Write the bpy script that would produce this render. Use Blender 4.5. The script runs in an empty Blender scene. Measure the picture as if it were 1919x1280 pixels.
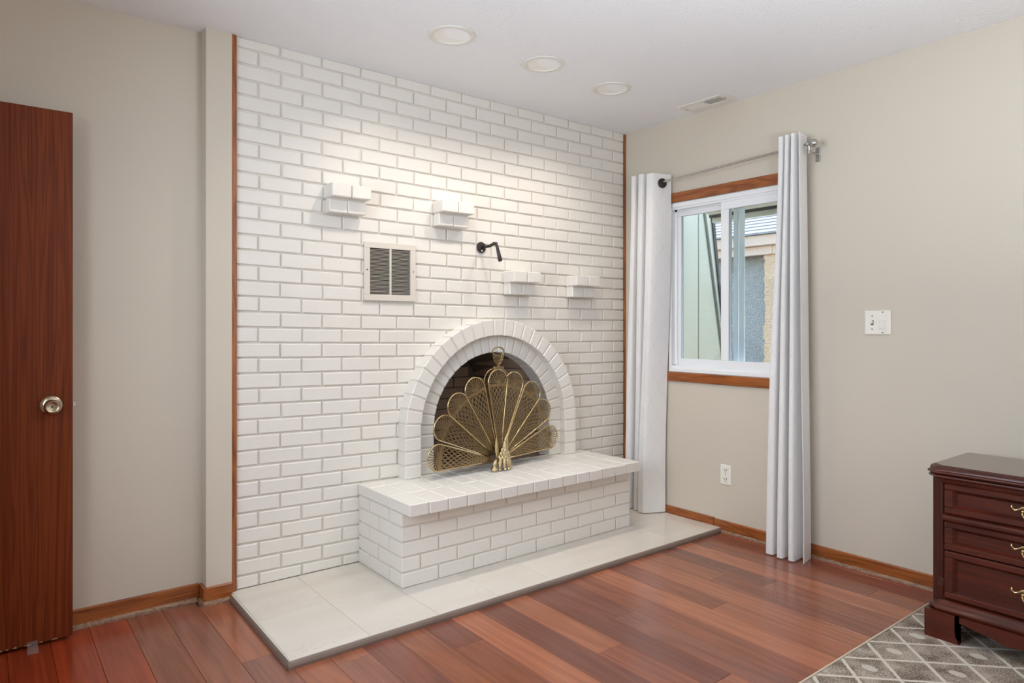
import bpy, math, random
from math import sin, cos, pi, radians as R, sqrt, hypot, atan2
from mathutils import Vector, Matrix
rnd = random.Random(7)
scn = bpy.context.scene
COL = scn.collection

# ---------------------------------------------------------------- camera
cam_d = bpy.data.cameras.new('camera')
cam = bpy.data.objects.new('camera', cam_d); COL.objects.link(cam)
F, YAW = 1266.27, 0.6624
CAM = Vector((-0.8613, -3.0576, 1.1792))
cam.location = CAM
cam.rotation_euler = (pi/2, 0, -YAW)
cam_d.sensor_fit = 'HORIZONTAL'; cam_d.sensor_width = 36.0
cam_d.lens = 36.0*F/1919.0
cam_d.shift_x = 0.0
cam_d.shift_y = -(640.0-610.44)/1919.0
cam_d.clip_start = 0.02
scn.camera = cam

# ---------------------------------------------------------------- world, lights, exposure
scn.view_settings.view_transform = 'Standard'
scn.view_settings.look = 'None'
scn.view_settings.gamma = 1.0
scn.view_settings.use_curve_mapping = False
scn.view_settings.exposure = 0.12
scn.cycles.max_bounces = 10
scn.cycles.diffuse_bounces = 6
scn.cycles.transparent_max_bounces = 16
scn.cycles.sample_clamp_indirect = 6.0
scn.cycles.caustics_reflective = False
scn.cycles.caustics_refractive = False
scn.cycles.use_denoising = True
world = bpy.data.worlds.new('sky'); scn.world = world
world.use_nodes = True
wn = world.node_tree.nodes; wl = world.node_tree.links
bg = wn['Background']
sky = wn.new('ShaderNodeTexSky'); sky.sky_type = 'NISHITA'
sky.sun_disc = False
sky.sun_elevation = R(58); sky.sun_rotation = R(110)
wl.new(sky.outputs[0], bg.inputs[0]); bg.inputs[1].default_value = 1.25

def light(kind, name, loc, power, color, target=None, **kw):
    d = bpy.data.lights.new(name, kind); d.energy = power; d.color = color
    for k, v in kw.items(): setattr(d, k, v)
    o = bpy.data.objects.new(name, d); COL.objects.link(o); o.location = loc
    if target is not None:
        o.rotation_euler = (Vector(target)-Vector(loc)).to_track_quat('-Z', 'Y').to_euler()
    return o
light('SUN', 'sun', (6, -3, 8), 11.0, (1.0, .95, .86), target=(6-.55, -3+.42, 8-1.0), angle=R(.6))
# daylight of the unseen side window, then a fill added behind the camera
light('AREA', 'window_daylight', (-1.37, -1.50, 1.15), 38, (.76, .88, 1.0), target=(0.6, -1.40, 0.85),
      shape='RECTANGLE', size=1.2, size_y=1.9, spread=R(128))
light('AREA', 'rear_fill', (1.0, -4.75, 1.25), 14, (.93, .96, 1.0), target=(1.0, 0, 1.2),
      shape='RECTANGLE', size=2.6, size_y=2.0)
# upward area light added to brighten the ceiling, no lamp stands there
light('AREA', 'ceiling_fill', (0.55, -2.95, 1.3), 43, (.84, .92, 1.0), target=(0.55, -2.95, 3), shape='DISK', size=.5)

# ---------------------------------------------------------------- helpers
class MB:
    def __init__(s): s.v = []; s.f = []; s.uv = None
    def quad(s, a, b, c, d):
        n = len(s.v); s.v += [tuple(a), tuple(b), tuple(c), tuple(d)]; s.f.append((n, n+1, n+2, n+3))
    def add(s, vs, fs):
        n = len(s.v); s.v += [tuple(x) for x in vs]; s.f += [tuple(i+n for i in q) for q in fs]; return s
    def box(s, x0, x1, y0, y1, z0, z1):
        return s.add([(x0,y0,z0),(x1,y0,z0),(x1,y1,z0),(x0,y1,z0),(x0,y0,z1),(x1,y0,z1),(x1,y1,z1),(x0,y1,z1)],
              [(0,3,2,1),(4,5,6,7),(0,1,5,4),(1,2,6,5),(2,3,7,6),(3,0,4,7)])
    def bbox(s, x0, x1, y0, y1, z0, z1, c=.003):       # bevelled box
        X=(x0,x1); Y=(y0,y1); Z=(z0,z1); vs=[]; id={}
        sg=(1,-1)
        for i in (0,1):
            for j in (0,1):
                for k in (0,1):
                    cx,cy,cz = X[i]+c*sg[i], Y[j]+c*sg[j], Z[k]+c*sg[k]
                    for ax,p in enumerate(((X[i],cy,cz),(cx,Y[j],cz),(cx,cy,Z[k]))):
                        id[i,j,k,ax]=len(vs); vs.append(p)
        fs=[]
        def q(*a): fs.append(tuple(id[t] for t in a))
        for i in (0,1):
            o=[(i,0,0,0),(i,1,0,0),(i,1,1,0),(i,0,1,0)]; q(*(o if i else o[::-1]))
            o=[(0,i,0,1),(0,i,1,1),(1,i,1,1),(1,i,0,1)]; q(*(o if i else o[::-1]))
            o=[(0,0,i,2),(1,0,i,2),(1,1,i,2),(0,1,i,2)]; q(*(o if i else o[::-1]))
        for a in (0,1):
            for b in (0,1):
                e=[(a,b,0,0),(a,b,1,0),(a,b,1,1),(a,b,0,1)]; q(*(e if a==b else e[::-1]))
                e=[(a,0,b,0),(a,0,b,2),(a,1,b,2),(a,1,b,0)]; q(*(e if a==b else e[::-1]))
                e=[(0,a,b,1),(1,a,b,1),(1,a,b,2),(0,a,b,2)]; q(*(e if a==b else e[::-1]))
        for i in (0,1):
            for j in (0,1):
                for k in (0,1):
                    t=[(i,j,k,0),(i,j,k,1),(i,j,k,2)]; q(*(t if (i+j+k)%2==1 else t[::-1]))
        return s.add(vs, fs)
    def slab(s, fr, dv, c=.003):
        """four front corners (ccw from the front), backward vector, chamfered front edge"""
        fr=[Vector(p) for p in fr]; dv=Vector(dv); m=sum(fr,Vector())/4; dn=dv.normalized()
        inn=[]
        for i,p in enumerate(fr):
            a=(fr[(i+1)%4]-p); b=(fr[i-1]-p)
            inn.append(p+a.normalized()*min(c,a.length*.3)+b.normalized()*min(c,b.length*.3))
        ring=[p+dn*c for p in fr]; bk=[p+dv for p in fr]
        fs=[(0,1,2,3)]
        for i in range(4):
            j=(i+1)%4
            fs+=[(i,4+i,4+j,j),(4+i,8+i,8+j,4+j)]
        return s.add(inn+ring+bk, fs)
    def tube(s, pts, r, n=8, closed=False, cap=True, squash=None):
        pts=[Vector(p) for p in pts]; N=len(pts); rr=r if hasattr(r,'__len__') else [r]*N
        base=len(s.v); up=None
        for i,p in enumerate(pts):
            if closed: t=pts[(i+1)%N]-pts[i-1]
            else: t=pts[min(i+1,N-1)]-pts[max(i-1,0)]
            t.normalize()
            if up is None:
                up=Vector((0,0,1)) if abs(t.z)<.9 else Vector((0,1,0))
            u=(up-t*up.dot(t)).normalized(); w=t.cross(u); up=u
            for k in range(n):
                a=2*pi*k/n; s.v.append(tuple(p+u*cos(a)*rr[i]+w*sin(a)*rr[i]))
        for i in range(N if closed else N-1):
            for k in range(n):
                a=base+i*n+k; b=base+i*n+(k+1)%n; j=(i+1)%N
                s.f.append((a,b,base+j*n+(k+1)%n,base+j*n+k))
        if cap and not closed:
            s.f.append(tuple(base+k for k in range(n))[::-1]); s.f.append(tuple(base+(N-1)*n+k for k in range(n)))
        return s
    def lathe(s, prof, origin=(0,0,0), axis=(0,0,1), n=24, cap=True):
        ax=Vector(axis).normalized(); q=Vector((0,0,1)).rotation_difference(ax).to_matrix(); o=Vector(origin)
        base=len(s.v)
        for r,z in prof:
            for k in range(n):
                a=2*pi*k/n; s.v.append(tuple(o+q@Vector((r*cos(a),r*sin(a),z))))
        for i in range(len(prof)-1):
            for k in range(n):
                k2=(k+1)%n; s.f.append((base+i*n+k,base+i*n+k2,base+(i+1)*n+k2,base+(i+1)*n+k))
        if cap:
            s.f.append(tuple(base+k for k in range(n))[::-1]); s.f.append(tuple(base+(len(prof)-1)*n+k for k in range(n)))
        return s
    def prism(s, poly, d):                              # planar polygon + extrusion vector
        n=len(poly); poly=[Vector(p) for p in poly]; d=Vector(d)
        return s.add(poly+[p+d for p in poly], [tuple(range(n))[::-1], tuple(range(n,2*n))]+[(i,(i+1)%n,n+(i+1)%n,n+i) for i in range(n)])
    def loft(s, rings, cap=True):
        n=len(rings[0]); vs=[p for r in rings for p in r]; fs=[]
        for i in range(len(rings)-1):
            for k in range(n): k2=(k+1)%n; fs.append((i*n+k,i*n+k2,(i+1)*n+k2,(i+1)*n+k))
        if cap: fs+=[tuple(range(n))[::-1], tuple((len(rings)-1)*n+k for k in range(n))]
        return s.add(vs, fs)
    def build(s, name, m, parent=None, smooth=False, label=None, angle=None):
        me=bpy.data.meshes.new(name)
        off=Vector((0,0,0))
        q=parent
        while q is not None: off=off+q.location; q=q.parent
        me.from_pydata([tuple(Vector(p)-off) for p in s.v], [], s.f); me.update()
        if m is not None: me.materials.append(m)
        if smooth:
            me.polygons.foreach_set('use_smooth',[True]*len(me.polygons))
            if angle: me.set_sharp_from_angle(angle=R(angle))
        o=bpy.data.objects.new(name, me); COL.objects.link(o)
        if parent is not None: o.parent=parent
        if label: o['label']=label
        return o
def fixn(o):
    import bmesh
    bm=bmesh.new(); bm.from_mesh(o.data); bmesh.ops.recalc_face_normals(bm, faces=bm.faces); bm.to_mesh(o.data); bm.free(); return o
def thing(name, loc, label, cat, group=None):
    o=bpy.data.objects.new(name,None); COL.objects.link(o); o.location=loc; o.empty_display_size=.05
    o['label']=label; o['category']=cat
    if group: o['group']=group
    return o
def struct(o): o['kind']='structure'; return o
def sroot(name, loc=(0,0,0)):
    o=bpy.data.objects.new(name,None); COL.objects.link(o); o.location=loc; o['kind']='structure'; return o
def copy_tree(o, parent=None):
    c=o.copy(); COL.objects.link(c)
    if parent is not None: c.parent=parent
    for ch in list(o.children): copy_tree(ch,c)
    return c

# ---------------------------------------------------------------- materials
def srgb(r,g,b):
    f=lambda c:(c/255/12.92 if c<=10.3 else ((c/255+.055)/1.055)**2.4)
    return (f(r),f(g),f(b),1)
def mat(name, col, rough=.5, metal=0, bump=None, var=None, spec=.5, coat=0, coords='Object'):
    m=bpy.data.materials.new(name); m.use_nodes=True; nt=m.node_tree; N=nt.nodes; L=nt.links
    b=N['Principled BSDF']; b.inputs['Base Color'].default_value=col; b.inputs['Roughness'].default_value=rough
    b.inputs['Metallic'].default_value=metal; b.inputs['Specular IOR Level'].default_value=spec
    b.inputs['Coat Weight'].default_value=coat; b.inputs['Coat Roughness'].default_value=.12
    tc=N.new('ShaderNodeTexCoord')
    if bump:
        sc,st,dist=bump
        n=N.new('ShaderNodeTexNoise'); n.inputs['Scale'].default_value=sc; n.inputs['Detail'].default_value=4
        L.new(tc.outputs[coords],n.inputs['Vector'])
        bp=N.new('ShaderNodeBump'); bp.inputs['Strength'].default_value=st; bp.inputs['Distance'].default_value=dist
        L.new(n.outputs['Fac'],bp.inputs['Height']); L.new(bp.outputs[0],b.inputs['Normal'])
    if var:
        sc,amt=var
        n=N.new('ShaderNodeTexNoise'); n.inputs['Scale'].default_value=sc; n.inputs['Detail'].default_value=3
        L.new(tc.outputs[coords],n.inputs['Vector'])
        mx=N.new('ShaderNodeMix'); mx.data_type='RGBA'
        mx.inputs[6].default_value=tuple(c*(1-amt) for c in col[:3])+(1,); mx.inputs[7].default_value=tuple(min(1,c*(1+amt)) for c in col[:3])+(1,)
        L.new(n.outputs['Fac'],mx.inputs[0]); L.new(mx.outputs[2],b.inputs['Base Color'])
    return m
def wood(name, dark, light, scale, rough=.35, ring=9, distort=3.0, coat=.2, spec=.5, use_obj=False, bump=.15, rings=True):
    """grain along the axis whose scale is smallest"""
    m=bpy.data.materials.new(name); m.use_nodes=True; nt=m.node_tree; N=nt.nodes; L=nt.links
    b=N['Principled BSDF']; b.inputs['Roughness'].default_value=rough
    b.inputs['Coat Weight'].default_value=coat; b.inputs['Coat Roughness'].default_value=.18; b.inputs['Specular IOR Level'].default_value=spec
    tc=N.new('ShaderNodeTexCoord'); mp=N.new('ShaderNodeMapping'); mp.inputs['Scale'].default_value=scale
    oi=N.new('ShaderNodeObjectInfo')
    va=N.new('ShaderNodeVectorMath'); va.operation='MULTIPLY_ADD'
    va.inputs[1].default_value=(1,1,1)
    L.new(tc.outputs['Object'],va.inputs[0])
    sc=N.new('ShaderNodeVectorMath'); sc.operation='SCALE'; sc.inputs[0].default_value=(7.3,11.1,5.7); L.new(oi.outputs['Random'],sc.inputs['Scale'])
    L.new(sc.outputs[0],va.inputs[2]); L.new(va.outputs[0],mp.inputs[0])
    n1=N.new('ShaderNodeTexNoise'); n1.inputs['Scale'].default_value=1.0; n1.inputs['Detail'].default_value=2; n1.inputs['Distortion'].default_value=.4
    L.new(mp.outputs[0],n1.inputs['Vector'])
    mu=N.new('ShaderNodeMath'); mu.operation='MULTIPLY'; mu.inputs[1].default_value=ring; L.new(n1.outputs['Fac'],mu.inputs[0])
    fr=N.new('ShaderNodeMath'); fr.operation='PINGPONG'; fr.inputs[1].default_value=.5; L.new(mu.outputs[0],fr.inputs[0])
    mp2=N.new('ShaderNodeMapping'); mp2.inputs['Scale'].default_value=tuple(s*14 if s>2 else s*3 for s in scale); L.new(va.outputs[0],mp2.inputs[0])
    n2=N.new('ShaderNodeTexNoise'); n2.inputs['Scale'].default_value=1.0; n2.inputs['Detail'].default_value=3; L.new(mp2.outputs[0],n2.inputs['Vector'])
    ad=N.new('ShaderNodeMath'); ad.operation='MULTIPLY_ADD'; ad.inputs[1].default_value=.9 if rings else .25; L.new(fr.outputs[0],ad.inputs[0]); L.new(n2.outputs['Fac'],ad.inputs[2])
    rp=N.new('ShaderNodeMapRange'); rp.inputs[1].default_value=.35; rp.inputs[2].default_value=.95; L.new(ad.outputs[0],rp.inputs[0])
    mx=N.new('ShaderNodeMix'); mx.data_type='RGBA'; mx.inputs[6].default_value=dark; mx.inputs[7].default_value=light
    L.new(rp.outputs[0],mx.inputs[0])
    out=mx.outputs[2]
    if use_obj:
        m2=N.new('ShaderNodeMix'); m2.data_type='RGBA'; m2.blend_type='MULTIPLY'; m2.inputs[0].default_value=1
        L.new(out,m2.inputs[6]); L.new(oi.outputs['Color'],m2.inputs[7]); out=m2.outputs[2]
    L.new(out,b.inputs['Base Color'])
    if bump:
        bp=N.new('ShaderNodeBump'); bp.inputs['Strength'].default_value=bump; bp.inputs['Distance'].default_value=.001
        L.new(n2.outputs['Fac'],bp.inputs['Height']); L.new(bp.outputs[0],b.inputs['Normal'])
    return m

M={}
M['brick']=mat('painted_brick', srgb(226,222,215), .42, bump=(95,.45,.0016), var=(3,.015))
M['mortar']=mat('painted_mortar', srgb(222,216,207), .55, bump=(160,.5,.0015))
M['wall']=mat('beige_wall_paint', srgb(205,196,181), .6, bump=(220,.06,.001))
M['ceil']=mat('textured_ceiling_paint', srgb(236,236,238), .8, bump=(105,.9,.004))
M['oak']=wood('orange_oak_stain', srgb(108,54,18), srgb(162,92,42), (16,16,1.6), .32, ring=7)
M['oak_h']=wood('orange_oak_stain_along_y', srgb(108,54,18), srgb(162,92,42), (16,1.6,16), .32, ring=7)
M['oak_x']=wood('orange_oak_stain_along_x', srgb(108,54,18), srgb(162,92,42), (1.6,16,16), .32, ring=7)
M['shoe']=wood('worn_shoe_moulding', srgb(100,72,54), srgb(158,124,98), (8,6,20), .5, coat=0)
M['door']=wood('door_oak_veneer', srgb(92,38,14), srgb(124,58,26), (24,24,.8), .42, ring=7, coat=0, spec=.2)
M['plank']=wood('hardwood_plank', (.78,.76,.76,1), (1.12,1.1,1.08,1), (9,.9,9), .22, ring=5, coat=.25, spec=.42, use_obj=True, bump=.04)
M['sub']=mat('subfloor', srgb(60,34,24), .7)
M['cherry']=wood('dark_cherry', srgb(58,20,11), srgb(84,32,18), (12,1.4,12), .34, ring=5, coat=.1, spec=.35, bump=.03)
M['cherry_v']=wood('dark_cherry_upright', srgb(52,20,13), srgb(72,28,18), (12,12,1.4), .32, ring=5, coat=.15, spec=.35, bump=.03)
M['brass']=mat('aged_brass', (.36,.26,.135,1), .36, 1, bump=(400,.25,.0006), var=(60,.3))
M['brass_hi']=mat('polished_brass', (.60,.45,.24,1), .26, 1)
M['brass_fig']=mat('cast_brass', (.62,.49,.29,1), .22, 1, bump=(210,.9,.004))
M['knob']=mat('antique_nickel_knob', (.50,.42,.30,1), .22, 1)
M['steel']=mat('brushed_steel', (.5,.49,.47,1), .25, 1)
M['bronze']=mat('dark_bronze', (.055,.047,.042,1), .38, .7)
M['white']=mat('white_metal_paint', srgb(222,218,210), .4)
M['vent']=mat('vent_paint', srgb(214,207,196), .42)
M['vinyl']=mat('white_vinyl', srgb(236,238,240), .35)
M['plate']=mat('ivory_plastic', srgb(236,232,222), .35)
M['black']=mat('dark_void', (.008,.008,.008,1), .9)
M['dark']=mat('dark_slot', (.025,.023,.02,1), .6)
M['lamp_white']=mat('lamp_white', srgb(240,238,232), .45)
M['lid']=mat('eyelid_white', srgb(244,244,244), .5)
M['soot']=mat('sooted_firebrick', srgb(158,134,116), .85, bump=(60,.5,.003), var=(9,.18))
M['sootm']=mat('soot_mortar', srgb(100,86,76), .9)
M['edge']=mat('brown_edge_trim', srgb(120,104,94), .4, var=(5,.2))
M['clear']=None

# marble tile
def marble():
    m=mat('cream_marble_tile', srgb(222,216,204), .12); nt=m.node_tree; N=nt.nodes; L=nt.links; b=N['Principled BSDF']
    tc=N.new('ShaderNodeTexCoord'); oi=N.new('ShaderNodeObjectInfo')
    sc=N.new('ShaderNodeVectorMath'); sc.operation='SCALE'; sc.inputs[0].default_value=(9.1,4.7,3); L.new(oi.outputs['Random'],sc.inputs['Scale'])
    ad=N.new('ShaderNodeVectorMath'); L.new(tc.outputs['Object'],ad.inputs[0]); L.new(sc.outputs[0],ad.inputs[1])
    mp=N.new('ShaderNodeMapping'); mp.inputs['Rotation'].default_value=(0,0,R(24)); mp.inputs['Scale'].default_value=(1.0,3.2,1); L.new(ad.outputs[0],mp.inputs[0])
    n=N.new('ShaderNodeTexNoise'); n.inputs['Scale'].default_value=1.7; n.inputs['Detail'].default_value=6; n.inputs['Distortion'].default_value=.6; L.new(mp.outputs[0],n.inputs[0])
    a=N.new('ShaderNodeMath'); a.operation='SUBTRACT'; a.inputs[1].default_value=.5; L.new(n.outputs['Fac'],a.inputs[0])
    c=N.new('ShaderNodeMath'); c.operation='ABSOLUTE'; L.new(a.outputs[0],c.inputs[0])
    r=N.new('ShaderNodeMapRange'); r.inputs[1].default_value=0; r.inputs[2].default_value=.0035; r.inputs[3].default_value=.22; r.inputs[4].default_value=0; L.new(c.outputs[0],r.inputs[0])
    n2=N.new('ShaderNodeTexNoise'); n2.inputs['Scale'].default_value=2.3; n2.inputs['Detail'].default_value=4; L.new(mp.outputs[0],n2.inputs[0])
    m1=N.new('ShaderNodeMix'); m1.data_type='RGBA'; m1.inputs[6].default_value=srgb(204,195,183); m1.inputs[7].default_value=srgb(222,216,207); L.new(n2.outputs['Fac'],m1.inputs[0])
    m2=N.new('ShaderNodeMix'); m2.data_type='RGBA'; m2.inputs[7].default_value=srgb(150,140,126); L.new(m1.outputs[2],m2.inputs[6]); L.new(r.outputs[0],m2.inputs[0])
    L.new(m2.outputs[2],b.inputs['Base Color']); return m
M['marble']=marble()
def curtain_mat():
    m=bpy.data.materials.new('white_lattice_curtain'); m.use_nodes=True; nt=m.node_tree; N=nt.nodes; L=nt.links
    b=N['Principled BSDF']; b.inputs['Roughness'].default_value=.7; b.inputs['Sheen Weight'].default_value=.2
    uv=N.new('ShaderNodeUVMap'); uv.uv_map='cloth'
    sp=N.new('ShaderNodeSeparateXYZ'); L.new(uv.outputs[0],sp.inputs[0])
    def mth(op,a,bv=None,c=None):
        n=N.new('ShaderNodeMath'); n.operation=op
        for i,x in enumerate((a,bv,c)):
            if x is None: continue
            if isinstance(x,(int,float)): n.inputs[i].default_value=x
            else: L.new(x,n.inputs[i])
        return n.outputs[0]
    P,A=.17,.095                                     # ogee height and width (m)
    s=mth('MULTIPLY',mth('SINE',mth('MULTIPLY',sp.outputs[1],2*pi/P)),A*.27)
    ds=[]
    for sg in (1,-1):
        u=mth('MULTIPLY_ADD',s,sg,sp.outputs[0])
        if sg<0: u=mth('ADD',u,A/2)
        d=mth('ABSOLUTE',mth('SUBTRACT',mth('FLOORED_MODULO',u,A),A/2)); ds.append(d)
    d=mth('MINIMUM',ds[0],ds[1])
    r=N.new('ShaderNodeMapRange'); r.inputs[1].default_value=.0018; r.inputs[2].default_value=.0035; r.inputs[3].default_value=1; r.inputs[4].default_value=0; L.new(d,r.inputs[0])
    mx=N.new('ShaderNodeMix'); mx.data_type='RGBA'; mx.inputs[6].default_value=srgb(246,245,244); mx.inputs[7].default_value=srgb(241,241,242); L.new(r.outputs[0],mx.inputs[0])
    L.new(mx.outputs[2],b.inputs['Base Color'])
    n=N.new('ShaderNodeTexNoise'); n.inputs['Scale'].default_value=30; L.new(uv.outputs[0],n.inputs[0])
    h=mth('MULTIPLY_ADD',n.outputs['Fac'],.35,r.outputs[0])
    bp=N.new('ShaderNodeBump'); bp.inputs['Strength'].default_value=.5; bp.inputs['Distance'].default_value=.0015; L.new(h,bp.inputs['Height']); L.new(bp.outputs[0],b.inputs['Normal'])
    tr=N.new('ShaderNodeBsdfTranslucent'); tr.inputs[0].default_value=(.85,.85,.87,1)
    ms=N.new('ShaderNodeMixShader'); ms.inputs[0].default_value=.2
    L.new(b.outputs[0],ms.inputs[1]); L.new(tr.outputs[0],ms.inputs[2]); L.new(ms.outputs[0],N['Material Output'].inputs[0]); return m
M['curtain']=curtain_mat()
def glass_mat(name='window_glass', tint=(.93,.97,.96,1)):
    m=bpy.data.materials.new(name); m.use_nodes=True; nt=m.node_tree; N=nt.nodes; L=nt.links
    N.remove(N['Principled BSDF'])
    t=N.new('ShaderNodeBsdfTransparent'); t.inputs[0].default_value=tint
    g=N.new('ShaderNodeBsdfGlossy'); g.inputs['Roughness'].default_value=.02
    fz=N.new('ShaderNodeFresnel'); fz.inputs[0].default_value=1.4
    ms=N.new('ShaderNodeMixShader'); L.new(fz.outputs[0],ms.inputs[0]); L.new(t.outputs[0],ms.inputs[1]); L.new(g.outputs[0],ms.inputs[2]); L.new(ms.outputs[0],N['Material Output'].inputs[0]); return m
M['glass']=glass_mat()
def plastic():
    m=bpy.data.materials.new('clear_plastic'); m.use_nodes=True; nt=m.node_tree; N=nt.nodes; L=nt.links
    t=N.new('ShaderNodeBsdfTransparent'); t.inputs[0].default_value=(.92,.9,.9,1); b=N['Principled BSDF']; b.inputs['Base Color'].default_value=(.75,.7,.68,1); b.inputs['Roughness'].default_value=.15
    ms=N.new('ShaderNodeMixShader'); ms.inputs[0].default_value=.10; L.new(t.outputs[0],ms.inputs[1]); L.new(b.outputs[0],ms.inputs[2]); L.new(ms.outputs[0],N['Material Output'].inputs[0]); return m
M['clear']=plastic()
def rug_mat():
    m=bpy.data.materials.new('lattice_rug_pile'); m.use_nodes=True; nt=m.node_tree; N=nt.nodes; L=nt.links
    b=N['Principled BSDF']; b.inputs['Roughness'].default_value=.95; b.inputs['Specular IOR Level'].default_value=.1
    tc=N.new('ShaderNodeTexCoord')
    nw=N.new('ShaderNodeTexNoise'); nw.inputs['Scale'].default_value=55; nw.inputs['Detail'].default_value=3; L.new(tc.outputs['Object'],nw.inputs[0])
    def mth(op,a,bv=None,c=None):
        n=N.new('ShaderNodeMath'); n.operation=op
        for i,x in enumerate((a,bv,c)):
            if x is None: continue
            if isinstance(x,(int,float)): n.inputs[i].default_value=x
            else: L.new(x,n.inputs[i])
        return n.outputs[0]
    sp=N.new('ShaderNodeSeparateXYZ'); L.new(tc.outputs['Object'],sp.inputs[0])
    jit=mth('MULTIPLY',mth('SUBTRACT',nw.outputs['Fac'],.5),.010)
    x=mth('ADD',mth('SUBTRACT',sp.outputs[0],1.772),jit); y=mth('MULTIPLY',mth('ADD',sp.outputs[1],1.981),.97)
    a=mth('ADD',x,y); c=mth('SUBTRACT',x,y); Pd=.1935
    fa=mth('SUBTRACT',mth('FLOORED_MODULO',mth('ADD',a,Pd/2),Pd),Pd/2); fc=mth('SUBTRACT',mth('FLOORED_MODULO',mth('ADD',c,Pd/2),Pd),Pd/2)
    d=mth('MINIMUM',mth('ABSOLUTE',fa),mth('ABSOLUTE',fc))
    line=N.new('ShaderNodeMapRange'); line.inputs[1].default_value=.006; line.inputs[2].default_value=.011; line.inputs[3].default_value=1; line.inputs[4].default_value=0; L.new(d,line.inputs[0])
    # pale oval in every other diamond
    ga=mth('SUBTRACT',mth('FLOORED_MODULO',a,Pd),Pd/2); gc=mth('SUBTRACT',mth('FLOORED_MODULO',c,Pd),Pd/2)
    ia=mth('FLOOR',mth('DIVIDE',a,Pd)); ic=mth('FLOOR',mth('DIVIDE',c,Pd))
    par=mth('FLOORED_MODULO',mth('ADD',ia,ic),2)
    e=mth('SQRT',mth('ADD',mth('POWER',mth('DIVIDE',mth('ADD',ga,gc),.045),2),mth('POWER',mth('DIVIDE',mth('SUBTRACT',ga,gc),.062),2)))
    ov=N.new('ShaderNodeMapRange'); ov.inputs[1].default_value=.72; ov.inputs[2].default_value=.95; ov.inputs[3].default_value=.8; ov.inputs[4].default_value=0; L.new(e,ov.inputs[0])
    ovp=mth('MULTIPLY',ov.outputs[0],mth('LESS_THAN',par,.5))
    n1=N.new('ShaderNodeTexNoise'); n1.inputs['Scale'].default_value=13; n1.inputs['Detail'].default_value=4; L.new(tc.outputs['Object'],n1.inputs[0])
    n2=N.new('ShaderNodeTexNoise'); n2.inputs['Scale'].default_value=210; n2.inputs['Detail'].default_value=2; L.new(tc.outputs['Object'],n2.inputs[0])
    s=mth('ADD',mth('MULTIPLY',n1.outputs['Fac'],.75),mth('MULTIPLY',n2.outputs['Fac'],.95))
    mr=N.new('ShaderNodeMapRange'); mr.inputs[1].default_value=.62; mr.inputs[2].default_value=1.06; L.new(s,mr.inputs[0])
    m1=N.new('ShaderNodeMix'); m1.data_type='RGBA'; m1.inputs[6].default_value=srgb(80,64,52); m1.inputs[7].default_value=srgb(188,174,160); L.new(mr.outputs[0],m1.inputs[0])
    m2=N.new('ShaderNodeMix'); m2.data_type='RGBA'; m2.inputs[7].default_value=srgb(208,200,188); L.new(m1.outputs[2],m2.inputs[6]); L.new(mth('MAXIMUM',line.outputs[0],ovp),m2.inputs[0])
    L.new(m2.outputs[2],b.inputs['Base Color'])
    bp=N.new('ShaderNodeBump'); bp.inputs['Strength'].default_value=.8; bp.inputs['Distance'].default_value=.004; L.new(n2.outputs['Fac'],bp.inputs['Height']); L.new(bp.outputs[0],b.inputs['Normal'])
    return m
M['rug']=rug_mat()
M['rug_edge']=mat('rug_binding', srgb(206,190,168), .8)
M['stucco']=mat('grey_stucco', srgb(160,154,146), .95, bump=(70,1.0,.03), var=(85,.5))
M['stucco_tan']=mat('tan_stucco', srgb(210,172,136), .95, bump=(60,1.0,.03), var=(60,.15))
M['siding']=mat('pale_green_siding', srgb(124,126,114), .6)
M['fascia']=mat('tan_fascia', srgb(198,168,146), .7, var=(40,.12))
M['shingle']=mat('grey_shingle', srgb(128,126,122), .9, bump=(40,.8,.01), var=(25,.25))
M['soffit']=mat('olive_soffit', srgb(205,205,190), .7)
M['ground']=mat('concrete_path', srgb(150,146,138), .9, var=(6,.1))

# ---------------------------------------------------------------- room shell
W=2.468; H=2.44
XL=-1.42; YB=-4.8; YR=.065            # side wall, rear wall, recessed wall
CX,CZ=1.371,.635                       # arch centre
Lb,HC=.1965,.068
ZB=.028                                # top of the tile platform
# brick wall: mortar bed with the arched opening
mb=MB()
def arch_outline(r,n=28): return [(CX-r,ZB)]+[(CX+r*cos(pi-pi*i/n),CZ+r*sin(pi*i/n)) for i in range(n+1)]+[(CX+r,ZB)]
ym=.0095
out=arch_outline(.5)
x0,x1=-.02,W+.1
pts_top=[(x,H) for x,z in out]
mb.quad((x0,ym,0),(CX-.5,ym,0),(CX-.5,ym,H),(x0,ym,H)); mb.quad((CX+.5,ym,0),(x1,ym,0),(x1,ym,H),(CX+.5,ym,H))
for i in range(1,len(out)-2):
    a,b=out[i],out[i+1]; mb.quad((a[0],ym,a[1]),(b[0],ym,b[1]),(b[0],ym,H),(a[0],ym,H))
mb.box(x0,CX-.5,ym+.001,.14,0,H); mb.box(CX+.5,x1,ym+.001,.14,0,H); mb.box(CX-.5,CX+.5,ym+.001,.14,CZ+.505,H)
mb.box(CX-.5,CX+.5,ym+.001,.14,0,.4)
wall_back=struct(mb.build('wall_back',M['mortar']))

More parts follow.
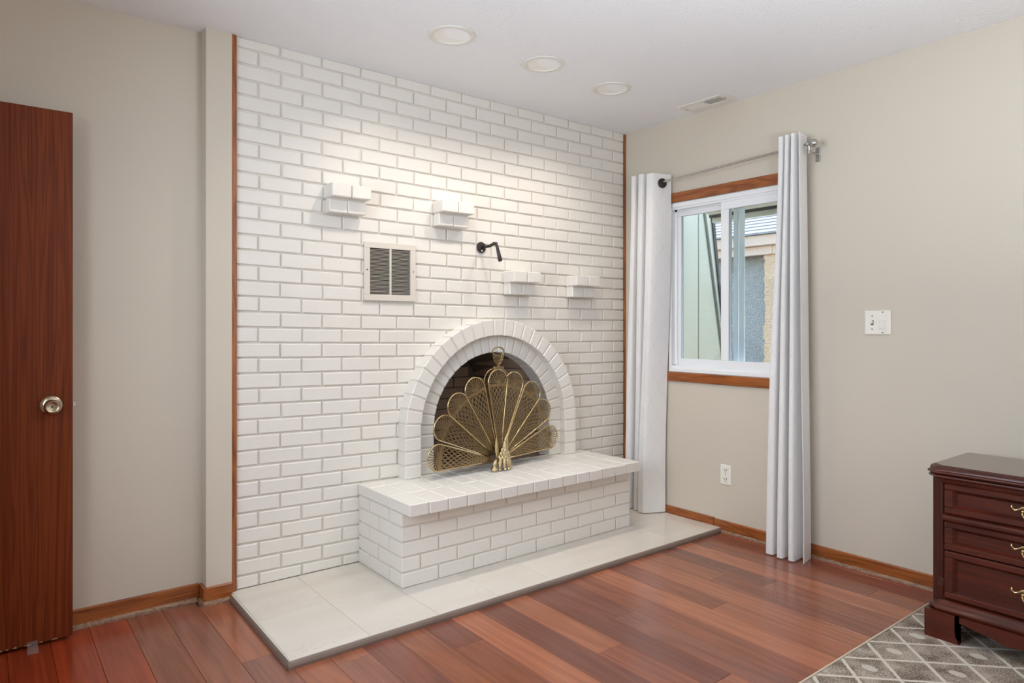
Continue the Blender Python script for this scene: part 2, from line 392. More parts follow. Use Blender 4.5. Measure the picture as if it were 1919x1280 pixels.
def zline(k,x):                        # height of the mortar line under course k (courses run from the ceiling down, slightly out of level)
    zl=H-HC*(k+.63); t=x/W
    s=-.0114 if k>=6 else -.0035-.0079*max(0,k)/6
    return zl+s*x-.007*4*t*(1-t)
bricks=[]
G=.0085
for k in range(-1,36):
    off=.5 if k%2!=0 else 1.0           # row -1 is the one cut by the ceiling
    xs=[.001]+[Lb*(j+off)+rnd.uniform(-.003,.003) for j in range(0,14)]
    xs=[x for x in xs if x<W-.03]+[W-.013]
    if xs[-1]-xs[-2]<.03: xs.pop(-2)
    for j in range(len(xs)-1):
        a,b=xs[j]+(G/2 if j else 0),xs[j+1]-(G/2 if j<len(xs)-2 else 0)
        segs=[(a,b)]
        zt0=min(H, (zline(k-1,(a+b)/2) if k>=0 else H)); zb0=max(ZB,zline(k,(a+b)/2))
        if zb0<.5 and a>.60 and b<2.03 and zt0<.40: continue           # hidden behind the hearth
        # keep clear of the arch
        z0,z1=zb0,zt0
        if z0<CZ+.5:
            zz=0 if z0<=CZ else z0-CZ
            ch=sqrt(max(0,.5**2-zz*zz)); new=[]
            for (s0,s1) in segs:
                l,r=CX-ch,CX+ch
                if s1<=l or s0>=r: new.append((s0,s1))
                else:
                    if s0<l-.02: new.append((s0,l))
                    if s1>r+.02: new.append((r,s1))
            segs=new
        for (s0,s1) in segs:
            if s1-s0<.012: continue
            yj=rnd.uniform(-.0012,.0012)
            c=[]
            for (x,top) in ((s0,0),(s1,0),(s1,1),(s0,1)):
                z=(zline(k-1,x)-G/2 if k>=0 else H) if top else zline(k,x)+G/2
                if k==-1 and top: z=H
                z=max(ZB,min(H,z))+rnd.uniform(-.0008,.0008)
                c.append((x,yj+rnd.uniform(-.0008,.0008),min(max(z,ZB),H)))
            if c[3][2]-c[0][2]<.008: continue
            m=sum((Vector(p) for p in c),Vector())/4; dd=(m-CAM)
            area=(s1-s0)*(c[3][2]-c[0][2])*abs(dd.y)/dd.length**3
            bricks.append((area,c))
bricks.sort(key=lambda t:-t[0])
rest=MB()
for i,(ar,c) in enumerate(bricks):
    if i<298: MB().slab(c,(0,.016,0),.0035).build('brick',M['brick'],wall_back)
    else: rest.slab(c,(0,.016,0),.0035)
if rest.v:
    o=rest.build('brick_field',M['brick'],wall_back); o['kind']='stuff'; o['label']='remaining small white painted bricks of the wall'

# painted stub and recessed wall left of the bricks
mb=MB(); mb.box(-.125,-.02,-.012,.2,0,H); mb.box(XL-.1,-.125,YR,.2,0,H)
struct(mb.build('wall_front',M['wall']))
# solid side wall and rear wall, out of view
mb=MB(); mb.box(XL-.12,XL,YB-.1,.2,0,H)
struct(mb.build('wall_left',M['wall']))
mb=MB(); mb.box(XL-.12,W+.12,YB-.12,YB,0,H)
struct(mb.build('wall_rear',M['wall']))
# right wall with the window opening
WY0,WY1,WZ0,WZ1=-1.20,-.362,.90,1.931
mb=MB()
mb.box(W,W+.12,YB,WY0,0,H); mb.box(W,W+.12,WY1,.2,0,H); mb.box(W,W+.12,WY0,WY1,0,WZ0); mb.box(W,W+.12,WY0,WY1,WZ1,H)
struct(mb.build('wall_right',M['wall']))
# ceiling with three round holes is a plain slab; the cans are set just under it
CL=[(.735,-.585),(1.258,-.585),(1.763,-.553)]
mb=MB(); 
def ceil_with_holes():
    # tile the ceiling in strips, each light in its own square cell with a round hole
    r=.084; h=.12
    xs=[XL-.1]+[v for (x,y) in CL for v in (x-h,x+h)]+[W+.1]
    for i in range(len(xs)-1):
        a,b=xs[i],xs[i+1]
        if i%2==0: mb.quad((a,YB,H),(a,.2,H),(b,.2,H),(b,YB,H))
        else:
            cx,cy=CL[i//2]
            mb.quad((a,YB,H),(a,cy-h,H),(b,cy-h,H),(b,YB,H)); mb.quad((a,cy+h,H),(a,.2,H),(b,.2,H),(b,cy+h,H))
            n=32
            def sq(t):
                c,s=cos(t),sin(t); k=h/max(abs(c),abs(s)); return (cx+c*k,cy+s*k,H)
            for j in range(n):
                t0,t1=2*pi*j/n+pi/4,2*pi*(j+1)/n+pi/4
                mb.quad((cx+r*cos(t0),cy+r*sin(t0),H),(cx+r*cos(t1),cy+r*sin(t1),H),sq(t1),sq(t0))
    mb.box(XL-.1,W+.1,YB,.2,H+.16,H+.2)
ceil_with_holes()
struct(mb.build('ceiling',M['ceil']))

# ---------------------------------------------------------------- floor of hardwood planks
mb=MB(); mb.box(XL-.1,W+.1,YB,.2,-.06,-.012)
floor=struct(mb.build('floor',M['sub']))
SW=.1288
ends={-1:[-.612],1:[-.833],4:[-.985],7:[-1.333],9:[-1.163],8:[-1.71],12:[-.811,-1.351],14:[-1.157],15:[-1.345],17:[-1.685]}
tone={'o':(150,92,66),'m':(134,80,60),'d':(112,68,58),'g':(128,84,70),'l':(168,106,76),'r':(152,70,46),'x':(146,58,30)}
tones={-11:'r',-10:'x',-9:'r',-8:'x',-7:'x',-6:'x',-5:'x',-4:'r',-3:'m',-2:'g',-1:'og',0:'o',1:'og',2:'d',3:'o',4:'dm',5:'l',6:'d',7:'lm',8:'d',9:'dg',10:'m',11:'l',12:'dmo',13:'l',14:'om',15:'do',16:'l',17:'mo',18:'d',19:'x'}
for i in range(-11,20):
    a=-.026+SW*i; b=a+SW
    b=min(b,W-.001); a=max(a,XL)
    if b-a<.01: continue
    cuts=[YR-.001 if b<-.1 else -.002]+ends.get(i,[])
    y=cuts[-1]
    if len(cuts)==1: y=cuts[0]-rnd.uniform(1.6,2.6); cuts.append(y) if i in (5,10,13,-4) else None
    y=min(cuts[-1],-1.9)
    while y>YB+1.6:
        y-=rnd.uniform(.9,1.6); cuts.append(y)
    cuts.append(YB)
    tt=tones.get(i,'m')
    for j in range(len(cuts)-1):
        y1,y0=cuts[j],cuts[j+1]
        g=.0004
        p=MB().slab([(a+g,y0+g,0),(b-g,y0+g,0),(b-g,y1-g,0),(a+g,y1-g,0)],(0,0,-.012),.0008).build('plank',M['plank'],floor)
        c=tone[tt[j] if j<len(tt) else rnd.choice('omdglr')]
        f=rnd.uniform(.95,1.05); kb=1.0 if i<-2 else .62; cc=srgb(*[(v*kb+m_*(1-kb))*f for v,m_ in zip(c,(137,80,59))]); p.color=cc

# ---------------------------------------------------------------- baseboards and wood trim
BH=.068
def board(mb_,p0,p1,nrm,h,t,z0=0):
    p0,p1,n=Vector(p0),Vector(p1),Vector(nrm)
    prof=[(0,z0),(t,z0),(t,h-.004),(t*.6,h),(0,h)]
    mb_.loft([[p+n*d+Vector((0,0,z)) for d,z in prof] for p in (p0,p1)])
def shoe(mb_,p0,p1,nrm,t,r=.018):
    p0,p1,n=Vector(p0),Vector(p1),Vector(nrm)
    prof=[(t,0)]+[(t+.012*cos(a),r*sin(a)) for a in [i*pi/8 for i in range(5)]]
    mb_.loft([[p+n*d+Vector((0,0,z)) for d,z in prof] for p in (p0,p1)])
br=sroot('baseboard_right',(W,-2,0))
mb=MB(); board(mb,(W,-.005,0),(W,-.697,0),(-1,0,0),BH+.004,.014,.0281); fixn(mb.build('board',M['oak_h'],br))
mb=MB(); board(mb,(W,-.70,0),(W,YB,0),(-1,0,0),BH,.012); fixn(mb.build('board',M['oak_h'],br))
mb=MB(); shoe(mb,(W,-.742,0),(W,YB,0),(-1,0,0),.0121,.016); fixn(mb.build('shoe_moulding',M['shoe'],br))
bl=sroot('baseboard_left',(-.5,YR,0))
mb=MB(); board(mb,(XL,YR,0),(-.138,YR,0),(0,-1,0),BH+.006,.012); fixn(mb.build('board',M['oak_x'],bl))
mb=MB(); board(mb,(-.125,YR-.012,0),(-.125,-.024,0),(-1,0,0),BH+.006,.012); fixn(mb.build('board',M['oak_h'],bl))
mb=MB(); board(mb,(-.125,-.012,0),(-.0215,-.012,0),(0,-1,0),BH+.006,.012); fixn(mb.build('board',M['oak_x'],bl))
mb=MB(); shoe(mb,(XL,YR,0),(-.149,YR,0),(0,-1,0),.0121); fixn(mb.build('shoe_moulding',M['shoe'],bl))
mb=MB(); shoe(mb,(-.125,YR-.024,0),(-.125,-.036,0),(-1,0,0),.0121); fixn(mb.build('shoe_moulding',M['shoe'],bl))
mb=MB(); shoe(mb,(-.137,-.012,0),(-.034,-.012,0),(0,-1,0),.0121); fixn(mb.build('shoe_moulding',M['shoe'],bl))
mb=MB(); mb.bbox(-.0205,-.0005,-.014,.006,.0285,H-.002,.0025); struct(mb.build('trim_1',M['oak']))
mb=MB(); mb.bbox(W-.0125,W-.0005,-.010,.006,.0285,H-.002,.002); struct(mb.build('trim_2',M['oak']))

# ---------------------------------------------------------------- fireplace: two stepped arch rings and firebox
fp=thing('fireplace',(CX,0,.411),'white painted brick arched fireplace with two stepped rings around a dark firebox','fireplace')
def voussoir(r0,r1,a0,a1,yf,dep,cx):
    g0=.0042/r0; g1=.0042/r1
    P=lambda r,a:(cx+r*cos(a)+rnd.uniform(-.001,.001),yf+rnd.uniform(-.001,.001),CZ+r*sin(a)+rnd.uniform(-.001,.001))
    return MB().slab([P(r0,a0-g0),P(r0,a1+g0),P(r1,a1+g1),P(r1,a0-g1)][::-1],(0,dep,0),.0035)
ang=[174.8-7.38*i for i in range(0,24)]
HT=.4115
def ring(r0,r1,yf,dep,cx,name,shift=0):
    A=[R(a+shift) for a in ang]
    for i in range(len(A)-1): voussoir(r0,r1,A[i],A[i+1],yf,dep,cx).build(name,M['brick'],fp)
    zs=[HT,.479,.547,.615]
    for sgn in (-1,1):
        a=A[0] if sgn<0 else A[-1]
        for j in range(4):
            zb=zs[j]+(.004 if j else 0); zi=zo=zs[j+1]-.004 if j<3 else None
            if zi is None: zi,zo=CZ+r0*sin(a)-.004,CZ+r1*sin(a)-.004
            xi,xo=cx+sgn*r0,cx+sgn*r1
            if sgn<0: c=[(xo,yf,zb),(xi,yf,zb),(xi,yf,zi),(xo,yf,zo)]
            else: c=[(xi,yf,zb),(xo,yf,zb),(xo,yf,zo),(xi,yf,zi)]
            MB().slab(c,(0,dep,0),.0035).build(name,M['brick'],fp)
ring(.491,.580,-.08,.085,CX,'arch_brick')
ring(.397,.490,-.035,.10,CX+.008,'inner_arch_brick',1.5)
# mortar cores so no gap shows through the joints
def core(r0,r1,y0,y1,cx,name):
    mb=MB(); n=30
    o=[(cx-r1,HT)]+[(cx+r1*cos(pi-pi*i/n),CZ+r1*sin(pi*i/n)) for i in range(n+1)]+[(cx+r1,HT)]
    q=[(cx-r0,HT)]+[(cx+r0*cos(pi-pi*i/n),CZ+r0*sin(pi*i/n)) for i in range(n+1)]+[(cx+r0,HT)]
    for i in range(len(o)-1):
        a,b,c,d=o[i],o[i+1],q[i+1],q[i]
        mb.quad((d[0],y0,d[1]),(c[0],y0,c[1]),(b[0],y0,b[1]),(a[0],y0,a[1]))
        mb.quad((a[0],y0,a[1]),(b[0],y0,b[1]),(b[0],y1,b[1]),(a[0],y1,a[1]))
        mb.quad((c[0],y0,c[1]),(d[0],y0,d[1]),(d[0],y1,d[1]),(c[0],y1,c[1]))
    return mb.build(name,M['mortar'],fp)
core(.493,.577,-.075,.004,CX,'mortar_joint'); core(.40,.489,-.03,.05,CX+.008,'mortar_joint')
# firebox
fb=MB(); rf=.405; n=24; y0,y1=.062,.50; fx=CX+.008
o=[(fx-rf,HT-.03)]+[(fx+rf*cos(pi-pi*i/n),CZ+rf*sin(pi*i/n)) for i in range(n+1)]+[(fx+rf,HT-.03)]
sh=.72
for i in range(len(o)-1):
    a,b=o[i],o[i+1]
    a2=(fx+(a[0]-fx)*sh,a[1]*.98+.006); b2=(fx+(b[0]-fx)*sh,b[1]*.98+.006)
    fb.quad((a[0],y0,a[1]),(b[0],y0,b[1]),(b2[0],y1,b2[1]),(a2[0],y1,a2[1]))
fb.quad((fx-rf,y1+.001,.35),(fx+rf,y1+.001,.35),(fx+rf,y1+.001,1.06),(fx-rf,y1+.001,1.06))
fb.quad((fx-rf,-.001,HT-.004),(fx+rf,-.001,HT-.004),(fx+rf,y1,HT-.004),(fx-rf,y1,HT-.004))
firebox=fb.build('firebox',M['sootm'],fp,label='dark sooty firebox lining behind the arch')
# fire-brick courses on the flared sides and the back
for side in (-1,1):
    for k in range(9):
        z0,z1=HT+.064*k,HT+.064*(k+1)-.006
        if z1>CZ+rf-.02: break
        def xw(z): zz=max(0,z-CZ); return sqrt(max(1e-4,rf*rf-zz*zz))
        c=[]
        for (z,yy) in ((z0,y0),(z0,y1),(z1,y1),(z1,y0)):
            s=1 if yy==y0 else sh
            c.append((fx+side*(xw(z)*s-.006),yy,z))
        if side>0: c=c[::-1]
        MB().slab(c,(side*.012,0,0),.003).build('side_firebrick',M['soot'],firebox)
for k in range(9):
    z0=HT+.064*k; z1=z0+.058
    zz=max(0,z1-CZ)
    if zz>rf*sh: break
    hw=sqrt(max(0,(rf*.93)**2-zz*zz))*sh; x=-hw+(0 if k%2 else -.1)
    while x<hw:
        s0,s1=max(-hw,x),min(hw,x+.19)
        if s1-s0>.02: MB().slab([(fx+s0,y1-.006,z0),(fx+s1,y1-.006,z0),(fx+s1,y1-.006,z1),(fx+s0,y1-.006,z1)],(0,.01,0),.003).build('back_firebrick',M['soot'],firebox)
        x+=.1965

# ---------------------------------------------------------------- raised hearth bench
hb=thing('hearth_bench',(1.31,-.25,ZB),'raised white brick hearth bench under the fireplace arch','hearth')
XB0,XB1=.576,2.058
yfb=lambda x:-.434+.015*(x-XB0)
yfc=lambda x:-.513+.014*(x-XB0)
ZC=.3575                               # underside of the cap
mb=MB(); 
mb.add([(XB0+.008,-.002,ZB),(XB1-.008,-.002,ZB),(XB1-.008,yfb(XB1)+.008,ZB),(XB0+.008,yfb(XB0)+.008,ZB)]+[(XB0+.008,-.002,.405),(XB1-.008,-.002,.405),(XB1-.008,yfb(XB1)+.008,.405),(XB0+.008,yfb(XB0)+.008,.405)],
       [(0,1,2,3),(4,7,6,5),(0,4,5,1),(1,5,6,2),(2,6,7,3),(3,7,4,0)])
mb.build('mortar_core',M['mortar'],hb)
zr=[ZB+.001,.0945,.161,.2275,.294,ZC]
for r in range(5):
    z0,z1=zr[r]+(G/2 if r else 0),zr[r+1]-G/2
    xs=[XB0]+[( .766 if r%2==0 else .671)+Lb*.999*j for j in range(9)]
    xs=[x for x in xs if x<XB1-.03]+[XB1]
    ysr=[-.001,-.112,-.312] if r%2==0 else [-.001,-.205]
    for (a,b) in ((XB0,xs[1]-G/2),(xs[-2]+G/2,XB1)): MB().bbox(a,b,yfb((a+b)/2),ysr[-1]-G/2,z0,z1,.003).build('corner_brick',M['brick'],hb)
    for j in range(1,len(xs)-2):
        a,b=xs[j]+(G/2 if j else 0),xs[j+1]-(G/2 if j<len(xs)-2 else 0)
        q=lambda x,z:(x,yfb(x)+rnd.uniform(-.001,.001),z+rnd.uniform(-.0007,.0007))
        MB().slab([q(a,z0),q(b,z0),q(b,z1),q(a,z1)],(0,.02,0),.003).build('body_brick',M['brick'],hb)
    # end faces
    for xe,sg in ((XB0,-1),(XB1,1)):
        ys=ysr
        for j in range(len(ys)-1):
            a,b=ys[j]-(G/2 if j else 0),ys[j+1]+G/2
            c=[(xe,a,z0),(xe,b,z0),(xe,b,z1),(xe,a,z1)]
            if sg>0: c=c[::-1]
            MB().slab(c,(-sg*.02,0,0),.003).build('end_brick',M['brick'],hb)
# cap: two rows of headers and a cut row against the wall
xc=[.572,.667,.768,.871,.971,1.069,1.167,1.266,1.365,1.463,1.561,1.658,1.756,1.852,1.948,2.055]
for j in range(15):
    a,b=xc[j]+(.003 if j else 0),xc[j+1]-(.003 if j<14 else 0)
    yf=yfc((a+b)/2)
    d=[yf,yf+.197,yf+.396,-.002]
    for q in range(3):
        dz=rnd.uniform(-.0015,.0015) if q==0 else rnd.uniform(-.0008,.0008)
        if q==2 and CX-.40<(a+b)/2<CX+.40: pass
        MB().bbox(a,b,d[q]+(.0018 if q else rnd.uniform(-.002,.002)),d[q+1]-.0018,ZC,.411+dz,.0035).build('cap_brick',M['brick'],hb)
mb=MB(); mb.add([(xc[0]+.006,yfc(xc[0])+.006,ZC+.004),(xc[-1]-.006,yfc(xc[-1])+.006,ZC+.004),(xc[-1]-.006,-.002,ZC+.004),(xc[0]+.006,-.002,ZC+.004)]+[(xc[0]+.006,yfc(xc[0])+.006,.4075),(xc[-1]-.006,yfc(xc[-1])+.006,.4075),(xc[-1]-.006,-.002,.4075),(xc[0]+.006,-.002,.4075)],
       [(0,3,2,1),(4,5,6,7),(0,1,5,4),(1,2,6,5),(2,3,7,6),(3,0,4,7)])
mb.build('cap_mortar',M['mortar'],hb)

# ---------------------------------------------------------------- marble tile platform
tp=thing('tile_platform',(1.2,-.37,0),'low cream marble tile platform on the wood floor under the brick hearth','hearth platform')
TXR=W-.0145
yF=lambda x:-.757+.012*(x/2.4)
cols=[-.030,.268,.567,.866,1.165,1.464,1.763,2.062,2.361,TXR]
for j in range(9):
    a,b=cols[j]+.0008,cols[j+1]-.0008
    for (y0,y1) in ((None,-.372),(-.3705,-.0015)):
        ya,yb=(yF(a) if y0 is None else y0),(yF(b) if y0 is None else y0)
        if y0 is not None and a>.6 and b<2.03: continue
        q=MB().slab([(a+(-.004 if j==0 and y0 is None else .004 if j==0 else 0),ya,ZB),(b,yb,ZB),(b,y1,ZB),(a+(.004 if j==0 and y0 is None else .009 if j==0 else 0),y1,ZB)],(0,0,-.009),.001)
        q.build('tile',M['marble'],tp)
mb=MB(); mb.add([(-.026,-.004,.0002),(-.036,yF(0),.0002),(TXR,yF(2.4)+.001,.0002),(TXR,-.004,.0002),(-.026,-.004,.0245),(-.036,yF(0),.0245),(TXR,yF(2.4)+.001,.0245),(TXR,-.004,.0245)],
   [(0,3,2,1),(4,5,6,7),(0,1,5,4),(1,2,6,5),(2,3,7,6),(3,0,4,7)])
mb.build('tile_bed',M['mortar'],tp)
# rounded brown edge strips
mb=MB(); mb.loft([[(x,yF(x)-d,z) for d,z in ((.0005,.0003),(.011,.0003),(.0115,.010),(.008,.019),(.002,.0245),(.0005,.0245))] for x in (-.044,TXR)])
fixn(mb.build('edge_trim',M['edge'],tp))
mb=MB(); mb.loft([[((-.0365 if y<-.4 else -.0265)-d,y,z) for d,z in ((.0005,.0003),(.010,.0003),(.0105,.010),(.007,.019),(.002,.0245),(.0005,.0245))] for y in (yF(0)-.006,-.037)])
fixn(mb.build('edge_trim',M['edge'],tp))

# ---------------------------------------------------------------- brick shelves
def shelf(x,k,label):
    t=thing('brick_shelf',(x+Lb/2,-.003,zline(k+1,x+.1)),label,'shelf','brick shelves on the chimney wall')
    za,zb,zc=zline(k-1,x+.1)-.003,zline(k,x+.1),zline(k+1,x+.1)+.003
    for (a,b) in ((x,x+.0965),(x+.1005,x+.1965)): MB().bbox(a,b,-.105,-.002,zb+.003,za+rnd.uniform(-.002,.002),.004).build('upper_brick',M['brick'],t)
    for (a,b) in ((x+.004,x+.094),(x+.098,x+.190)): MB().bbox(a,b,-.062,-.002,zc,zb-.003,.004).build('lower_brick',M['brick'],t)
    MB().box(x+.008,x+.186,-.056,-.002,zc+.004,za-.004).build('mortar_joint',M['mortar'],t)
shelf(.396,9,'white brick wall shelf above the vent grille, leftmost of four')
shelf(.992,9,'white brick wall shelf up and left of the dark lever handle')
shelf(1.456,14,'white brick wall shelf just right of and below the dark lever handle')
shelf(1.936,14,'rightmost white brick wall shelf, nearest the window corner')

# ---------------------------------------------------------------- return-air grille
vx0,vx1,vz0,vz1=.600,.886,1.303,1.593
gv=thing('wall_vent',((vx0+vx1)/2,-.004,vz0),'off white metal louvred grille screwed to the brick wall','vent')
def frame_xz(mb,x0,x1,z0,z1,w,yf,yb,wb=None):
    wb=wb or w
    for (a,b,c,d) in ((x0,x1,z1-wb,z1),(x0,x1,z0,z0+wb),(x0,x0+w,z0+wb,z1-wb),(x1-w,x1,z0+wb,z1-wb)): mb.bbox(a,b,yf,yb,c,d,.0015)
mb=MB(); frame_xz(mb,vx0,vx1,vz0,vz1,.030,-.013,-.002); mb.build('frame',M['vent'],gv)
MB().box(vx0+.02,vx1-.02,-.0035,-.0025,vz0+.02,vz1-.02).build('dark_backing',M['black'],gv)
vm=(vx0+vx1)/2
MB().bbox(vm-.0045,vm+.0045,-.0125,-.003,vz0+.03,vz1-.03,.001).build('centre_bar',M['vent'],gv)
nl=34
pitch=(vz1-vz0-.062)/nl
proto=None
for sx in (0,1):
    for i in range(nl):
        z=vz0+.031+pitch*i
        if proto is None:
            L0=vm-.0045-(vx0+.03)
            mb=MB(); mb.add([(0,-.0115,0),(L0,-.0115,0),(L0,-.004,.0008),(0,-.004,.0008),(0,-.0115,.0016),(L0,-.0115,.0016),(L0,-.004,.0024),(0,-.004,.0024)],[(0,3,2,1),(4,5,6,7),(0,1,5,4),(1,2,6,5),(2,3,7,6),(3,0,4,7)])
            proto=mb.build('louvre',M['vent']); o=proto
        else: o=proto.copy(); COL.objects.link(o)
        o.parent=gv; o.location=Vector((vx0+.03 if sx==0 else vm+.0045,0,z))-gv.location+Vector((0,0,0))
for x in (vx0+.014,vx1-.014):
    MB().lathe([(.0034,0),(.0034,.001),(.001,.0018)],(x,-.013,1.455),(0,-1,0),10).build('screw',M['dark'],gv)

# ---------------------------------------------------------------- dark lever (damper control)
dh=thing('damper_handle',(1.304,-.002,1.612),'dark bronze bent lever handle on a round plate on the brick wall','handle')
MB().lathe([(.0,.0),(.030,.0),(.031,.004),(.027,.010),(.012,.013),(.010,.02)],(1.304,-.002,1.612),(0,-1,0),24).build('plate',M['bronze'],dh,True,angle=40)
MB().lathe([(.0065,0),(.007,.003),(.004,.007)],(1.304,-.011,1.594),(0,-1,0),12).build('screw',M['steel'],dh,True,angle=40)
mb=MB(); mb.tube([(1.304,-.012,1.612),(1.306,-.05,1.612),(1.316,-.075,1.616),(1.322,-.10,1.627),(1.328,-.113,1.625)],[.009,.008,.0085,.009,.0095],10); mb.build('stem',M['bronze'],dh,True)
mb=MB(); mb.tube([(1.327,-.112,1.629),(1.332,-.115,1.605),(1.339,-.119,1.57),(1.346,-.123,1.535),(1.348,-.124,1.528)],[.008,.0085,.0105,.0125,.009],10); mb.build('grip',M['bronze'],dh,True)

# ---------------------------------------------------------------- brass peacock fire screen
PV=Vector((1.318,-.142,.458))
fs=thing('fire_screen',(PV.x,PV.y,.4132),'brass peacock fan fire screen standing on the hearth in the arch','fire screen')
fs.rotation_euler=(0,0,R(3.5))
LP,RW=.482,.067
def hw(z): return .007+(RW-.007)*max(0,(z-.04))/(LP-RW-.04)
def fan_parts():
    rim=MB()
    pts=[(-hw(.05),0,.05)]+[(-hw(z),0,z) for z in (.15,.25,.35)]+[(RW*cos(a),0,LP-RW+RW*sin(a)) for a in [pi-pi*i/14 for i in range(15)]]+[(hw(z),0,z) for z in (.35,.25,.15,.05)]
    rim.tube(pts,.0042,6)
    sb=MB(); zc=LP-RW-.004
    sb.box(-RW+.003,RW-.003,-.0012,.0012,zc-.020,zc-.002)
    sb.lathe([(.0055,-.003),(.0055,.003),(.002,.005)],(0,0,zc),(0,-1,0),8)
    for i in range(13):
        a=R(7+13.83*i); c,s=cos(a),sin(a); w=.0019
        p0=Vector((c*.006,0,zc+s*.006)); p1=Vector((c*(RW-.005),0,zc+s*(RW-.004))); n=Vector((-s,0,c))*w
        sb.prism([p0-n*.6+Vector((0,-.0012,0)),p1-n*1.5+Vector((0,-.0012,0)),p1+n*1.5+Vector((0,-.0012,0)),p0+n*.6+Vector((0,-.0012,0))],(0,.0024,0))
    lt=MB(); n=9; rows=17; z0,z1=.065,zc-.019
    for j in range(n+1):
        prev=None
        for k in range(rows+1):
            z=z0+(z1-z0)*k/rows; w=hw(z)-.001
            t=(2*j/n-1)+(.72/n)*(1 if (k//1+j)%2 else -1)*(0 if j in (0,n) and False else 1)
            p=Vector((max(-w,min(w,w*t)),0,z))
            if prev is not None:
                bw=.0013+.0026*w/RW
                lt.add([prev+Vector((-bw,-.0012,0)),prev+Vector((bw,-.0012,0)),p+Vector((bw,-.0012,0)),p+Vector((-bw,-.0012,0)),prev+Vector((-bw,.0012,0)),prev+Vector((bw,.0012,0)),p+Vector((bw,.0012,0)),p+Vector((-bw,.0012,0))],
                   [(0,1,2,3),(7,6,5,4),(0,3,7,4),(1,5,6,2)])
            prev=p
    return rim,sb,lt
rim,sb,lt=fan_parts()
rp=rim.build('fan_blade',M['brass_hi'],None,True); sbo=sb.build('sunburst',M['brass'],rp); lto=lt.build('lattice',M['brass'],rp)
rp.parent=fs
pv=PV-fs.location
first=True
for i,(a,ln) in enumerate([(171,.97),(150,.985),(131.5,1.0),(112.5,1.0),(92,1.01),(75,1.0),(55.5,1.0),(36,.97),(12.5,.93)]):
    o=rp if first else copy_tree(rp,fs); first=False
    yo=[-.010,-.003,-.012,-.004,-.016,-.006,-.012,-.004,-.010][i]
    o.location=pv+Vector((0,yo,0)); o.rotation_euler=(0,-R(a-90),0); o.scale=(1,1,ln)
bb=MB()
for dx in (-.020,.016):
    bb.tube([(dx-hw(.05),0,.05)]+[(dx-hw(z),0,z) for z in (.2,.35)]+[(dx+RW*cos(t),0,LP-RW+.008+RW*sin(t)) for t in [pi-pi*i/12 for i in range(13)]]+[(dx+hw(z),0,z) for z in (.35,.2,.05)],.004,6)
o=bb.build('rear_frame',M['brass'],None,True); o.parent=fs; o.location=pv+Vector((0,.004,0)); o.rotation_euler=(0,-R(1),0)
hd=MB()
zt=LP+.002
hd.bbox(-.034,.034,-.010,.010,zt,zt+.017,.002)
hd.tube([(0,0,zt+.015),(0,0,zt+.028)],.006,8)
for i in range(7):
    t=-1+2*i/6
    hd.tube([(t*.008,0,zt+.026),(t*.030,0,zt+.05),(t*.037,0,zt+.082)],.0024,5)
for zz,w in ((zt+.05,.030),(zt+.066,.034),(zt+.082,.037)): hd.tube([(-w,0,zz),(-w*.4,-.003,zz+.004),(w*.4,-.003,zz-.003),(w,0,zz)],.0022,5)
o=hd.build('handle_neck',M['brass'],None,True,angle=40); o.parent=fs; o.location=pv; o.rotation_euler=(0,-R(0),0)
hr=MB(); hr.tube([(.040*cos(t),0,zt+.098+.024*sin(t)) for t in [2*pi*i/24 for i in range(24)]],.0042,6,closed=True)
o=hr.build('handle_ring',M['brass'],None,True); o.parent=fs; o.location=pv
# cast figure at the pivot
fg=MB()
def leaf(c,tip,w,th):
    c,tip=Vector(c),Vector(tip); ax=(tip-c); n=10; rings=[]
    side=Vector((ax.z,0,-ax.x)).normalized(); fwd=Vector((0,-1,0))
    for i in range(n+1):
        t=i/n; ww=w*sin(pi*min(1,.12+.88*t))**.8*(1-.25*t)+.0008; p=c+ax*t
        rings.append([p+side*ww*cos(a)+fwd*th*sin(a)*ww/w for a in [2*pi*k/8 for k in range(8)]])
    fg.loft(rings)
z0=.001
leaf((-.026,-.006,.055),(-.036,-.008,.158),.012,.006); leaf((.026,-.002,.055),(.038,-.004,.158),.012,.006)      # wing feathers
leaf((.0,-.020,.045),(.004,-.026,.160),.015,.015)                                              # neck and head
fg.lathe([(.004,-.006),(.0085,0),(.0095,.006),(.006,.014),(.001,.024)],(.004,-.028,.134),(0,0,1),8)
fg.tube([(.004,-.036,.138),(.003,-.046,.133)],[.0035,.001],6)
fg.lathe([(.010,0),(.024,.008),(.027,.02),(.022,.036),(.013,.052),(.010,.062)],(0,-.014,.036),(0,0,1),12)
for row,(zz,nn,rr_,yy) in enumerate(((.094,3,.014,-.030),(.078,4,.021,-.034),(.062,5,.028,-.034))):     # overlapping breast feathers
    for k in range(nn):
        x=-rr_+2*rr_*k/(nn-1)
        leaf((x,yy+abs(x)*.4,zz+.010),(x*1.12,yy-.006+abs(x)*.4,zz-.014),.0075,.006)
for (x,y,w,zt_) in ((-.054,-.012,.012,.052),(-.034,-.030,.011,.060),(-.012,-.040,.010,.056),(.012,-.038,.010,.060),(.033,-.026,.011,.058),(.050,-.010,.012,.054)):  # flared legs of the base
    leaf((x*.75,y*.8-.004,zt_),(x*1.04,y,.0015),w,.010)
    fg.lathe([(.004,z0),(.0085,.003),(.0075,.009),(.002,.014)],(x*1.04,y-.004,0),(0,0,1),8)
fg.lathe([(.0165,z0),(.0175,.006),(.015,.014),(.006,.022),(.001,.030)],(-.060,-.022,0),(0,0,1),12)
o=fg.build('cast_bird_base',M['brass_fig'],None,True,label='cast brass bird figure holding the fan blades',angle=50); o.parent=fs; o.location=(0,-.024,0); o.scale=(1.12,1.1,1.12)
